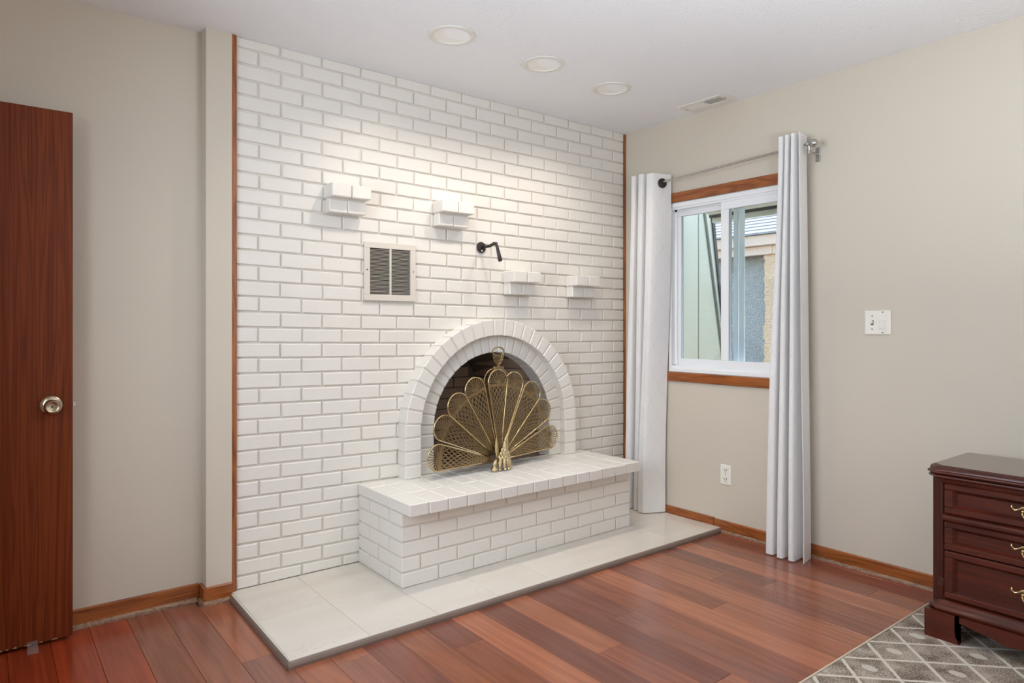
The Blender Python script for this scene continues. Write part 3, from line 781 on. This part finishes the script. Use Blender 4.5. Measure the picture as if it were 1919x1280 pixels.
# ---------------------------------------------------------------- recessed wall-washer lights
for i,(x,y) in enumerate(CL):
    t=thing('recessed_light',(x,y,H),['round white recessed ceiling light nearest the camera, first from the left','round white recessed ceiling light in the middle of the row of three','round white recessed ceiling light nearest the window corner'][i],'ceiling light','recessed lights above the brick wall')
    MB().lathe([(.084,.006),(.080,.0),(.081,-.006),(.090,-.008),(.100,-.0055),(.1005,-.0006),(.084,-.0006)],(x,y,H),(0,0,1),40,cap=False).build('trim_ring',M['white'],t,True,angle=35)
    MB().lathe([(.083,-.0005),(.083,.05),(.075,.10),(.055,.13),(.02,.14)],(x,y,H),(0,0,1),40).build('reflector',M['lamp_white'],t,True,angle=50)
    # eyelid: aperture disc minus a disc shifted towards the room
    ex,ey=.022,-.060; r=.0825; n=40
    pl=[]
    for j in range(n):
        a=2*pi*j/n; p=(r*cos(a),r*sin(a))
        if hypot(p[0]-ex,p[1]-ey)<=r*1.02: pl.append((a,p))
    pts=[]
    for j in range(n*2):
        a=pi*j/n; p=(r*cos(a),r*sin(a))
        if hypot(p[0]-ex,p[1]-ey)<=r*1.04: pts.append((p[0],p[1]))
        q=(ex+r*1.04*cos(a),ey+r*1.04*sin(a))
        if hypot(*q)<=r: pts.append(q)
    mx=sum(p[0] for p in pts)/len(pts); my=sum(p[1] for p in pts)/len(pts)
    pts.sort(key=lambda p:atan2(p[1]-my,p[0]-mx))
    MB().prism([(x+p[0],y+p[1],H-.001) for p in pts],(0,0,.004)).build('eyelid',M['lid'],t)
    lo=light('SPOT','washer_bulb',(x-.035,y+.03,H-.004),27,(1.0,.91,.80),target=(x-.035,y+.22,1.35),spot_size=R(126),spot_blend=.9,shadow_soft_size=.03)
    lo.parent=None
    light('POINT','washer_glow',(x-.045,y+.035,H+.04),1.1,(1.0,.93,.84),shadow_soft_size=.015)

# ---------------------------------------------------------------- ceiling register
cv=thing('ceiling_vent',(2.36,-.72,H),'white rectangular ceiling air register near the right wall','vent')
mb=MB(); ax0,ax1,ay0,ay1=2.285,2.435,-.868,-.575
for (a,b,c,d) in ((ax0,ax1,ay0,ay0+.03),(ax0,ax1,ay1-.03,ay1),(ax0,ax0+.028,ay0+.03,ay1-.03),(ax1-.052,ax1,ay0+.03,ay1-.03)): mb.bbox(a,b,c,d,H-.008,H-.0005,.002)
mb.build('frame',M['white'],cv)
MB().bbox(ax0+.028,ax1-.052,(ay0+ay1)/2-.007,(ay0+ay1)/2+.007,H-.0075,H-.001,.001).build('centre_bar',M['white'],cv)
MB().box(ax0+.02,ax1-.04,ay0+.02,ay1-.02,H-.0015,H-.0006).build('dark_backing',M['dark'],cv)
for half in (0,1):
    y0=ay0+.03 if half==0 else (ay0+ay1)/2+.007; y1=(ay0+ay1)/2-.007 if half==0 else ay1-.03
    n=9 if half==0 else 9
    for i in range(n):
        x=ax0+.031+(.066/n)*i
        tilt=.0045 if half==0 else -.0045
        MB().add([(x,y0,H-.0075),(x+.002,y0,H-.0075),(x+.002+tilt,y0,H-.002),(x+tilt,y0,H-.002),(x,y1,H-.0075),(x+.002,y1,H-.0075),(x+.002+tilt,y1,H-.002),(x+tilt,y1,H-.002)],[(0,1,2,3),(7,6,5,4),(0,4,5,1),(1,5,6,2),(2,6,7,3),(3,7,4,0)]).build('slat',M['white'],cv)
for y in (ay0+.015,ay1-.015): MB().lathe([(.0045,0),(.004,.0015),(.001,.002)],(ax0+.06,y,H-.008),(0,0,-1),10).build('screw',M['dark'],cv)

# ---------------------------------------------------------------- window
wd=sroot('window_1',(W,-.78,WZ0))
CT=.014
def casing(mb,y0,y1,z0,z1): mb.bbox(W-CT,W-.0005,y0,y1,z0,z1,.003)
mb=MB(); casing(mb,-1.256,-.305,WZ1+.001,1.990); mb.build('head_casing',M['oak_h'],wd)
mb=MB(); casing(mb,-1.256,-.305,.841,WZ0-.004); mb.build('bottom_casing',M['oak_h'],wd)
mb=MB(); casing(mb,-1.256,-1.199,WZ0-.003,WZ1); mb.build('side_casing',M['oak'],wd)
mb=MB(); casing(mb,-.362,-.305,WZ0-.003,WZ1); mb.build('side_casing',M['oak'],wd)
def rect_frame(mb,x0,x1,y0,y1,z0,z1,wy,wt,wb,c=.003):
    mb.bbox(x0,x1,y0,y1,z1-wt,z1,c); mb.bbox(x0,x1,y0,y1,z0,z0+wb,c)
    mb.bbox(x0,x1,y0,y0+wy,z0+wb-.001,z1-wt+.001,c); mb.bbox(x0,x1,y1-wy,y1,z0+wb-.001,z1-wt+.001,c)
mb=MB(); rect_frame(mb,W-.004,W+.10,WY0+.001,WY1-.001,WZ0-.003,WZ1-.001,.022,.030,.026); mb.build('vinyl_frame',M['vinyl'],wd)
mb=MB()
mb.box(W+.004,W+.012,WY0+.02,WY1-.02,WZ1-.042,WZ1-.03); mb.box(W+.034,W+.042,WY0+.02,WY1-.02,WZ1-.05,WZ1-.03)
mb.box(W+.004,W+.010,WY0+.02,WY1-.02,WZ0+.022,WZ0+.034); mb.box(W+.034,W+.040,WY0+.02,WY1-.02,WZ0+.022,WZ0+.038)
mb.box(W+.034,W+.042,WY1-.038,WY1-.02,WZ0+.02,WZ1-.03)
mb.build('sash_track',M['vinyl'],wd)
rs=MB(); rect_frame(rs,W+.012,W+.034,WY0+.022,-.728,WZ0+.030,WZ1-.036,.052,.050,.048); rs=rs.build('right_sash',M['vinyl'],wd)
MB().box(W+.020,W+.024,WY0+.070,-.776,WZ0+.070,WZ1-.080).build('glass_pane',M['glass'],rs)
ls=MB(); rect_frame(ls,W+.044,W+.066,-.768,WY1-.024,WZ0+.030,WZ1-.036,.036,.044,.048); ls=ls.build('left_sash',M['vinyl'],wd)
MB().box(W+.053,W+.057,-.735,WY1-.056,WZ0+.070,WZ1-.074).build('glass_pane',M['glass'],ls)
mb=MB(); mb.bbox(W+.070,W+.086,-.800,-.772,WZ0+.03,WZ1-.036,.003); mb.bbox(W+.072,W+.084,-.842,-.806,WZ0+.03,WZ1-.036,.004); mb.build('screen_stile',M['vinyl'],wd)
mb=MB(); mb.bbox(W+.036,W+.052,-.744,-.729,1.435,1.485,.002); mb.build('sash_latch',M['dark'],ls)
mb=MB(); mb.bbox(W+.012,W+.03,WY1-.052,WY1-.028,WZ0+.026,WZ0+.052,.003); o=mb.build('vent_stop',M['vinyl'],wd)
MB().lathe([(.004,0),(.003,.001)],(W+.0118,WY1-.04,WZ0+.040),(-1,0,0),8).build('screw',M['dark'],o)

# ---------------------------------------------------------------- curtain rod and curtains
RX=2.378
rz=lambda y:2.050+(-.382-y)*.0385
cr=thing('curtain_rod',(RX,-.8,rz(-.8)),'thin brushed metal curtain rod with ball ends above the window','curtain rod')
mb=MB(); mb.tube([(RX,-.21,rz(-.21)),(RX,-1.30,rz(-1.30))],.0062,12); mb.build('rod',M['steel'],cr,True,angle=40)
for y,s in ((-1.30,-1),(-.21,1)):
    z=rz(y)
    mb=MB(); mb.lathe([(.009,0),(.013,.004),(.013,.010),(.009,.014),(.007,.018),(.013,.022),(.0185,.030),(.020,.038),(.0175,.047),(.010,.055),(.002,.057)],(RX,y,z),(0,s,0),18); mb.build('finial',M['steel'],cr,True,angle=50)
for y in (-1.312,-.232):
    z=rz(y)
    mb=MB(); mb.lathe([(.011,-.007),(.012,0),(.011,.007)],(RX,y,z),(0,1,0),14)
    mb.tube([(RX,y,z-.010),(RX+.004,y,z-.034),(RX+.03,y,z-.040),(W-.006,y,z-.036)],.0052,8)
    mb.bbox(W-.006,W-.0006,y-.012,y+.012,z-.075,z-.005,.002); mb.tube([(RX,y,z-.030),(RX,y,z-.050)],.0065,8); mb.build('bracket',M['steel'],cr,True,angle=40)
def smooth_path(P,n):
    """Catmull-Rom through the plan points"""
    out=[]
    for i in range(len(P)-1):
        p0,p1,p2,p3=[Vector(P[max(0,min(len(P)-1,j))]) for j in (i-1,i,i+1,i+2)]
        for k in range(n):
            t=k/n; out.append(.5*((2*p1)+(p2-p0)*t+(2*p0-5*p1+4*p2-p3)*t*t+(3*p1-p0-3*p2+p3)*t**3))
    out.append(Vector(P[-1])); return out
def curtain(name,label,top,bot,zt_fn,zb_fn,mids,loc,nz=70,sub=4):
    def rnd_(P):
        out=[P[0]]
        for i in range(1,len(P)-1):
            y,x=P[i]; g=abs(P[i+1][0]-P[i-1][0])*.27
            s_=1 if P[i+1][0]<P[i-1][0] else -1
            dx=.012 if x<2.36 else -.012
            out+=[(y+s_*g,x+dx),(y,x),(y-s_*g,x+dx)]
        return out+[P[-1]]
    T=smooth_path(rnd_(top),sub); B=smooth_path(rnd_(bot),sub); n=len(T)
    # cloth length for the pattern
    U=[0]
    for i in range(1,n): U.append(U[-1]+((B[i]-B[i-1]).length+(T[i]-T[i-1]).length)/2)
    t=thing(name,loc,label,'curtain')
    vs=[];fs=[];uv=[]
    for k in range(nz+1):
        s=k/nz
        for i in range(n):
            w=s*s*(3-2*s)*.6+s*.4
            p=T[i].lerp(B[i],w); dx,dy=mids(s,i/(n-1))
            zt,zb=zt_fn(T[i]),zb_fn(B[i]); z=zt+(zb-zt)*s
            vs.append((p[1]+dx,p[0]+dy,z)); uv.append((U[i],z))
    for k in range(nz):
        for i in range(n-1): a=k*n+i; fs.append((a,a+1,a+n+1,a+n))
    me=bpy.data.meshes.new('cloth_panel'); me.from_pydata([tuple(Vector(v)-Vector(loc)) for v in vs],[],fs)
    ul=me.uv_layers.new(name='cloth')
    for li,l in enumerate(me.loops): ul.data[li].uv=uv[l.vertex_index]
    me.polygons.foreach_set('use_smooth',[True]*len(me.polygons)); me.materials.append(M['curtain'])
    o=bpy.data.objects.new('cloth_panel',me); COL.objects.link(o); o.parent=t
    # stitched bottom hem as a slightly proud band
    hem=[];hf=[]
    for k in (0,1):
        for i in range(n):
            p=B[i]; z=zb_fn(B[i])+(.075 if k==0 else 0); a=(B[min(i+1,n-1)]-B[max(i-1,0)]).normalized(); nn=Vector((-a[1],a[0]))
            q=T[i].lerp(B[i],1-.0*k); dx,dy=mids(1-.035*(1-k),i/(n-1))
            hem.append((p[1]+dx,p[0]+dy,z))
    return t
# plan points are (y, x)
sway=lambda s,u:(0.004*sin(7*s+5*u),0.006*sin(5*s+1.0+4*u)*s)
cl=curtain('curtain','white lattice curtain at the left of the window, hanging on the tile platform',
  [(-.165,2.43),(-.195,2.325),(-.225,2.435),(-.262,2.318),(-.300,2.44),(-.338,2.318),(-.402,2.448)],
  [(-.105,2.43),(-.150,2.315),(-.185,2.44),(-.215,2.33),(-.25,2.445),(-.275,2.315),(-.352,2.448)],
  lambda p:2.112-.010*(p[0]<-.3), lambda p:.034, sway,(2.385,-.29,.03))
cr2=curtain('curtain','white lattice curtain gathered at the right of the window, reaching the wood floor',
  [(-1.150,2.425),(-1.186,2.325),(-1.199,2.425),(-1.222,2.318),(-1.236,2.43),(-1.258,2.316),(-1.270,2.43),(-1.290,2.322),(-1.262,2.40)],
  [(-1.075,2.43),(-1.125,2.315),(-1.160,2.43),(-1.190,2.305),(-1.222,2.43),(-1.250,2.305),(-1.278,2.43),(-1.312,2.315),(-1.285,2.39)],
  lambda p:2.140, lambda p:.006, lambda s,u:(.003*sin(9*s+6*u),.006*sin(4*s+2*u)*s),(2.375,-1.22,.006))
# grommet on the flat leading fold of the left curtain
def grommet(par,c,ax):
    mb=MB(); q=Vector((0,0,1)).rotation_difference(Vector(ax).normalized()).to_matrix(); c=Vector(c)
    mb.tube([c+q@Vector((.0235*cos(t),.0235*sin(t),0)) for t in [2*pi*i/24 for i in range(24)]],.0065,8,closed=True)
    mb.build('grommet',M['bronze'],par,True,label='dark bronze grommet ring')
grommet(cl,(RX,-.386,rz(-.372)-.006),(-.35,-.9,0))
MB().lathe([(.018,0),(.018,.001)],(RX-.001,-.388,rz(-.372)-.006),(-.35,-.9,0),20).build('grommet_hole',M['dark'],cl)

# ---------------------------------------------------------------- outlet and switch plate
ot=thing('wall_outlet',(W,-.773,.33),'white duplex outlet plate low on the wall under the window','outlet')
MB().bbox(W-.006,W-.0006,-.808,-.738,.275,.388,.002).build('cover_plate',M['plate'],ot)
for z in (.306,.357):
    r=MB(); r.bbox(W-.0085,W-.005,-.790,-.756,z-.018,z+.018,.004); r=r.build('receptacle',M['plate'],ot)
    mb=MB(); mb.box(W-.0092,W-.0084,-.7815,-.7785,z-.004,z+.009); mb.box(W-.0092,W-.0084,-.7675,-.7645,z-.004,z+.007); mb.lathe([(.0028,0),(.0028,.0007)],(W-.0085,-.773,z-.010),(-1,0,0),8); mb.build('slots',M['dark'],r)
MB().lathe([(.003,0),(.003,.0012)],(W-.006,-.773,.3315),(-1,0,0),8).build('screw',M['dark'],ot)
sw=thing('light_switch',(W,-1.603,1.138),'white double switch plate with toggle and dimmer on the right wall','switch')
MB().bbox(W-.007,W-.0006,-1.663,-1.544,1.137,1.251,.0025).build('cover_plate',M['plate'],sw)
mb=MB(); mb.bbox(W-.008,W-.006,-1.585,-1.573,1.182,1.206,.0008); mb.build('toggle_slot',M['dark'],sw)
mb=MB(); mb.add([(W-.006,-1.583,1.186),(W-.006,-1.575,1.186),(W-.006,-1.575,1.202),(W-.006,-1.583,1.202),(W-.017,-1.582,1.196),(W-.017,-1.576,1.196),(W-.016,-1.576,1.205),(W-.016,-1.582,1.205)],[(0,3,2,1),(4,5,6,7),(0,1,5,4),(1,2,6,5),(2,3,7,6),(3,0,4,7)]); fixn(mb.build('toggle',M['plate'],sw))
mb=MB(); mb.bbox(W-.0085,W-.006,-1.645,-1.610,1.161,1.227,.001); o=mb.build('dimmer_frame',M['plate'],sw)
mb=MB(); mb.add([(W-.008,-1.642,1.165),(W-.008,-1.613,1.165),(W-.008,-1.613,1.208),(W-.008,-1.642,1.208),(W-.0105,-1.641,1.166),(W-.0105,-1.614,1.166),(W-.015,-1.614,1.206),(W-.015,-1.641,1.206)],[(0,3,2,1),(4,5,6,7),(0,1,5,4),(1,2,6,5),(2,3,7,6),(3,0,4,7)]); fixn(mb.build('dimmer_paddle',M['plate'],o))
for (y,z) in ((-1.579,1.225),(-1.579,1.163),(-1.627,1.243),(-1.627,1.146)): MB().lathe([(.003,0),(.0028,.001)],(W-.007,y,z),(-1,0,0),8).build('screw',M['dark'],sw)

# ---------------------------------------------------------------- rug
RG=.010
rg=thing('area_rug',(1.2,-3.0,0),'brown grey area rug with off white diamond lattice under the nightstand','rug')
MB().bbox(-.1,2.33,-4.3,-1.896,.0005,RG,.003).build('pile',M['rug'],rg)
mb=MB(); mb.bbox(-.1,2.336,-1.8955,-1.8885,.0005,RG+.001,.002); mb.bbox(2.3305,2.3365,-4.3,-1.896,.0005,RG+.001,.002); mb.build('binding',M['rug_edge'],rg)

# ---------------------------------------------------------------- nightstand
ZN=RG+.0012
NX0,NX1,NY1,NY0=1.958,2.335,-2.012,-2.668        # body front, back, left side, right side
ns=thing('nightstand',((NX0+NX1)/2,(NY0+NY1)/2,ZN),'dark cherry three drawer nightstand with brass pulls on the rug','nightstand')
def outl(o,ch=.036,z=0,bk=0):
    x0,x1,y0,y1=NX0-o,NX1+bk,NY0-o,NY1+o; c=ch
    return [(x0,y0+c,z),(x0+c,y0,z),(x1,y0,z),(x1,y1,z),(x0+c,y1,z),(x0,y1-c,z)]
mb=MB(); mb.bbox(NX0+.026,NX1-.002,NY0+.003,NY1-.003,.128,.618,.002); fixn(mb.build('carcass',M['cherry_v'],ns))
M['cherry_top']=wood('polished_cherry_top', srgb(52,20,13), srgb(72,28,18), (12,1.4,12), .22, ring=5, coat=.8, bump=.02)
mb=MB(); mb.loft([outl(o,z=z) for o,z in ((-.010,.606),(.004,.608),(.010,.612),(.0115,.616),(.010,.620),(.006,.622),(.008,.6235),(.013,.627),(.0145,.631),(.013,.635),(.008,.6375),(.007,.640),(.0075,.645),(.004,.651),(-.001,.6545),(-.006,.6555))]); fixn(mb.build('moulded_edge',M['cherry'],ns,True,angle=38))
mb=MB(); mb.loft([outl(-.006,z=.6545),outl(-.006,z=.6562),outl(-.0072,z=.657)]); fixn(mb.build('top_board',M['cherry_top'],ns))
mb=MB(); mb.loft([outl(o,z=z) for o,z in ((.006,.112),(.010,.117),(.012,.124),(.004,.131),(.001,.139),(-.004,.146),(-.008,.154),(-.013,.158))]); fixn(mb.build('base_moulding',M['cherry'],ns,True,angle=38))
# fluted corner posts at the chamfers
for sy,ye in ((1,NY1),(-1,NY0)):
    c=.036; a=Vector((NX0-.0,ye-sy*c,0)); b=Vector((NX0+c,ye,0)); d=(b-a); nn=Vector((-d.y*sy,d.x*sy,0)).normalized()*(1)
    if nn.x>0: nn=-nn
    mb=MB()
    prof=[]
    for t,dep in ((0,.010),(.02,0),(.18,0),(.22,-.004),(.32,-.004),(.36,0),(.44,0),(.48,-.004),(.58,-.004),(.62,0),(.70,0),(.74,-.004),(.82,-.004),(.86,0),(1,0),(1,.010)):
        prof.append(a+d*t-nn*.009+nn*(dep if dep<0 else 0)-nn*(.012 if dep==.010 else 0))
    mb.loft([[p+Vector((0,0,z)) for p in prof] for z in (.235,.606)]); fixn(mb.build('fluted_post',M['cherry_v'],ns))
    mb=MB(); q=[a-nn*.010,a+d*.5-nn*.002,b-nn*.010,b-nn*.02,a-nn*.02]
    mb.loft([[p+Vector((0,0,z)) for p in q] for z in (.158,.205)]+[[p-nn*.006+Vector((0,0,.236)) for p in q]]); fixn(mb.build('post_block',M['cherry_v'],ns))
# plinth with bracket feet
def bracket(mb,u0,u1,fn,dep):
    L=u1-u0; pts=[(0,0),(.116,0),(.112,.010),(.104,.024),(.101,.045),(.104,.066),(.113,.078),(.124,.080),(.15,.074),(.19,.066),(.225,.060),(.240,.053),(.250,.050)]
    pts=[p for p in pts if p[0]<L/2-.004]
    mid=[(L/2-.012,.056),(L/2,.058)]
    lo=[(u0+u,z) for u,z in pts]+[(u0+m[0],m[1]) for m in mid]+[(u1-m[0],m[1]) for m in mid[::-1][1:]]+[(u1-u,z) for u,z in pts[::-1]]
    n=len(lo)
    for i in range(n-1):
        a,b=lo[i],lo[i+1]
        P=[fn(a[0],a[1],0),fn(b[0],b[1],0),fn(b[0],.102,0),fn(a[0],.102,0)]; Q=[fn(a[0],a[1],dep),fn(b[0],b[1],dep),fn(b[0],.102,dep),fn(a[0],.102,dep)]
        mb.add([Vector(p)+Vector((0,0,ZN)) for p in P+Q],[(0,1,2,3),(7,6,5,4),(0,4,5,1),(2,6,7,3)])
    for u in (u0,u1):
        mb.add([Vector(fn(u,z,d))+Vector((0,0,ZN)) for z,d in ((0,0),(.102,0),(.102,dep),(0,dep))],[(0,1,2,3)])
mb=MB(); bracket(mb,NY0-.012,NY1+.012,lambda u,z,d:(NX0-.014+d,u,z),.018); fixn(mb.build('front_bracket_foot',M['cherry'],ns))
mb=MB(); bracket(mb,NX0+.0045,NX1,lambda u,z,d:(u,NY1+.012-d,z),.016); fixn(mb.build('side_bracket_foot',M['cherry'],ns))
mb=MB(); bracket(mb,NX0+.0045,NX1,lambda u,z,d:(u,NY0-.012+d,z),.016); fixn(mb.build('side_bracket_foot',M['cherry'],ns))
# drawers
DY1,DY0=-2.062,NY0+.05
yc=(DY0+DY1)/2
def drawer(z0,z1,zh,name='drawer'):
    mb=MB(); xf=NX0+.000; fw=.030; dp=.016
    mb.bbox(xf,xf+.022,DY0,DY1,z1-.024,z1,.004); mb.bbox(xf,xf+.022,DY0,DY1,z0,z0+.024,.004)
    mb.bbox(xf,xf+.022,DY0,DY0+fw,z0+.023,z1-.023,.004); mb.bbox(xf,xf+.022,DY1-fw,DY1,z0+.023,z1-.023,.004)
    # bevelled moulding down to the sunk panel
    i0,i1,k0,k1=DY0+fw-.001,DY1-fw+.001,z0+.023,z1-.023; e=.010
    o=[(xf+.002,i0,k0),(xf+.002,i1,k0),(xf+.002,i1,k1),(xf+.002,i0,k1)]; p=[(xf+dp,i0+e,k0+e),(xf+dp,i1-e,k0+e),(xf+dp,i1-e,k1-e),(xf+dp,i0+e,k1-e)]
    mb.add(o+p,[(0,1,5,4),(1,2,6,5),(2,3,7,6),(3,0,4,7),(4,5,6,7)])
    d=mb.build(name,M['cherry'],ns)
    # bail pull: pierced backplate with curled ends, two posts, swinging bail
    xb=xf+dp; h=.058
    hb_=MB()
    def curl(s):
        P=[(h+.012,.016),(h+.014,.006),(h+.004,-.002),(h-.008,.003),(h-.020,.012),(h-.034,.012),(h-.044,.004),(h-.036,-.010),(h-.022,-.014)]
        hb_.tube([(xb-.004,yc+s*u,zh+z) for u,z in P],[.0035,.004,.004,.0045,.0055,.0055,.005,.0042,.003],8)
        hb_.lathe([(.006,0),(.0055,.006),(.004,.012),(.0065,.016),(.003,.020)],(xb,yc+s*.036,zh),(-1,0,0),10)
        hb_.tube([(xb-.003,yc+s*.044,zh+.004),(xb-.003,yc+s*.012,zh+.010),(xb-.003,yc,zh+.004)],[.004,.0045,.005],8)
    curl(1); curl(-1)
    hb_.tube([(xb-.014,yc+.038*cos(t),zh-.004-.030*max(0,sin(t))**.8) for t in [pi*i/16 for i in range(17)]],[.0028+.0018*sin(pi*i/16) for i in range(17)],8)
    hb_.build('bail_pull',M['brass_hi'],d,True,label='brass bail pull with curled ends')
    return d
def pulls_y(): return None
drawer(.481,.592,.538); drawer(.345,.452,.402); drawer(.166,.341,.250)
mb=MB(); mb.loft([[(NX0-d,y,z) for d,z in ((-.008,.4535),(.006,.456),(.010,.462),(.010,.468),(.005,.474),(-.008,.4795))] for y in (DY0-.004,DY1+.004)]); fixn(mb.build('divider_moulding',M['cherry'],ns))
mb=MB(); mb.loft([[(NX0-d,y,z) for d,z in ((-.012,.5935),(-.003,.5935),(.000,.600),(.002,.607),(-.012,.607))] for y in (DY0-.012,DY1+.012)]); fixn(mb.build('frieze_moulding',M['cherry'],ns))

# ---------------------------------------------------------------- open door at the left
dr=sroot('door_1',(-1.0,-.03,0))
MB().bbox(XL+.01,-.600,-.030,.005,.013,1.982,.0015).build('slab',M['door'],dr)
mb=MB(); rr=random.Random(3)
x=-.86
while x<-.63:
    w=rr.uniform(.008,.03); hgt=rr.uniform(.002,.006)
    mb.add([(x,-.0306,.0128),(x+w,-.0306,.0128),(x+w*.7,-.0306,.0128+hgt),(x+w*.2,-.0306,.0128+hgt*.6)],[(0,1,2,3)]); x+=w+rr.uniform(.006,.03)
mb.build('chipped_veneer',mat('raw_wood_chip',srgb(186,158,128),.8),dr)
kx,kz=-.668,.884
k=MB(); k.lathe([(.0,.0),(.034,.0),(.036,.003),(.033,.007),(.024,.011),(.013,.013),(.0125,.028),(.017,.034),(.024,.042),(.0262,.052),(.0245,.060),(.020,.064),(.0165,.0625),(.008,.062),(.0,.062)],(kx,-.0302,kz),(0,-1,0),32)
k=k.build('door_knob',M['knob'],dr,True,angle=45,label='antique metal round door knob with key button')
MB().lathe([(.0035,0),(.003,.001)],(kx,-.0924,kz),(0,-1,0),10).build('keyhole',M['dark'],k)
MB().bbox(-.5999,-.588,-.021,-.005,kz-.010,kz+.010,.001).build('latch_bolt',M['steel'],dr)
st=thing('door_stop',(-.725,-.055,0),'small clear plastic wedge door stop on the floor under the door','door stop')
mb=MB(); mb.loft([[(-.742,-.088,.0006),(-.708,-.088,.0006),(-.708,-.086,.004),(-.742,-.086,.004)],[(-.742,-.034,.0006),(-.708,-.034,.0006),(-.710,-.034,.026),(-.740,-.034,.026)]]); fixn(mb.build('wedge',M['clear'],st))

# ---------------------------------------------------------------- outside the window
struct(MB().box(W+.13,12,-8,8,-.25,-.2).build('ground',M['ground']))
nh=thing('neighbor_house',(5.2,-.5,-.2),'neighbouring stucco house with shingle roof seen through the window','house')
MB().box(4.78,7.5,-4.5,4.0,-.2,2.05).build('stucco_wall',M['stucco'],nh)
mb=MB()
rr=random.Random(5); pr_=[]
for i in range(60):
    z=-.2+2.03*i/59; pr_.append((4.66,.335+rr.uniform(-.012,.012),z))
vs=[];fs_=[]
for (x,y,z) in pr_: vs+=[(4.66,y,z),(4.78,y+.01,z),(4.66,-.9,z)]
for i in range(59):
    a=i*3; fs_+=[(a,a+3,a+4,a+1),(a+2,a+5,a+3,a)]
mb.add(vs,fs_); fixn(mb.build('stucco_pier',M['stucco_tan'],nh,label='tan rough stucco pier'))
MB().bbox(4.58,4.62,-4.5,4.0,1.895,1.99,.004).build('fascia_board',M['fascia'],nh)
MB().bbox(4.63,4.665,-4.5,4.0,1.815,1.893,.004).build('frieze_board',M['fascia'],nh)
MB().box(4.60,4.80,-4.5,4.0,1.893,1.90).build('soffit_board',M['fascia'],nh)
MB().bbox(4.622,4.668,.24,.262,1.82,1.892,.002).build('joint_strip',M['fascia'],nh)
mb=MB(); sl=math.tan(R(21)); nrow=22
for i in range(nrow):
    xa=4.55+i*.13; za=1.995+(xa-4.55)*sl; xb=xa+.15; zb=1.995+(xb-4.55)*sl
    mb.add([(xa,-4.6,za+.012),(xa,4.1,za+.012),(xb,4.1,zb),(xb,-4.6,zb),(xa,-4.6,za-.006),(xa,4.1,za-.006)],[(0,3,2,1),(0,1,5,4)])
fixn(mb.build('shingle_roof',M['shingle'],nh,label='sunlit grey shingle roof slope'))
ev=thing('roof_eave',(2.9,-1.5,2.1),'olive roof eave overhang with dark gap above the window outside','eave')
mb=MB(); mb.add([(W+.12,-4.5,2.13),(W+.12,-.2,2.13),(3.10,-.2,1.945),(3.10,-4.5,1.945),(W+.12,-4.5,2.17),(W+.12,-.2,2.17),(3.10,-.2,1.985),(3.10,-4.5,1.985)],[(0,3,2,1),(4,5,6,7),(0,1,5,4),(1,2,6,5),(2,3,7,6),(3,0,4,7)]); mb.build('soffit_panel',M['soffit'],ev)
MB().box(3.10,3.13,-4.5,-.2,1.9285,2.0).build('shadow_gap',M['black'],ev)
MB().bbox(3.135,3.16,-4.5,-.2,1.895,2.02,.003).build('eave_fascia',M['soffit'],ev)
ww=thing('siding_wall',(3.1,.12,-.2),'pale green board siding wing wall outside the left window pane','wall')
def raked(x): return x
for (a,b,at,bt) in ((2.60,3.20,2.60,3.20),(3.205,3.385,3.205,3.385),(3.39,3.62,3.39,3.435)):
    MB().slab([(a,.10,-.2),(b+ (.30 if bt!=b else 0),.10,-.2),(bt,.10,2.1),(at,.10,2.1)],(0,.04,0),.004).build('siding_board',M['siding'],ww)
MB().slab([(3.93,.085,-.2),(4.00,.085,-.2),(3.505,.085,2.1),(3.445,.085,2.1)],(0,.05,0),.004).build('edge_board',M['siding'],ww)
MB().slab([(3.655,.075,1.22),(3.675,.075,1.22),(3.545,.075,2.1),(3.505,.075,2.1)],(0,.05,0),.003).build('dark_edge_flashing',M['black'],ww)
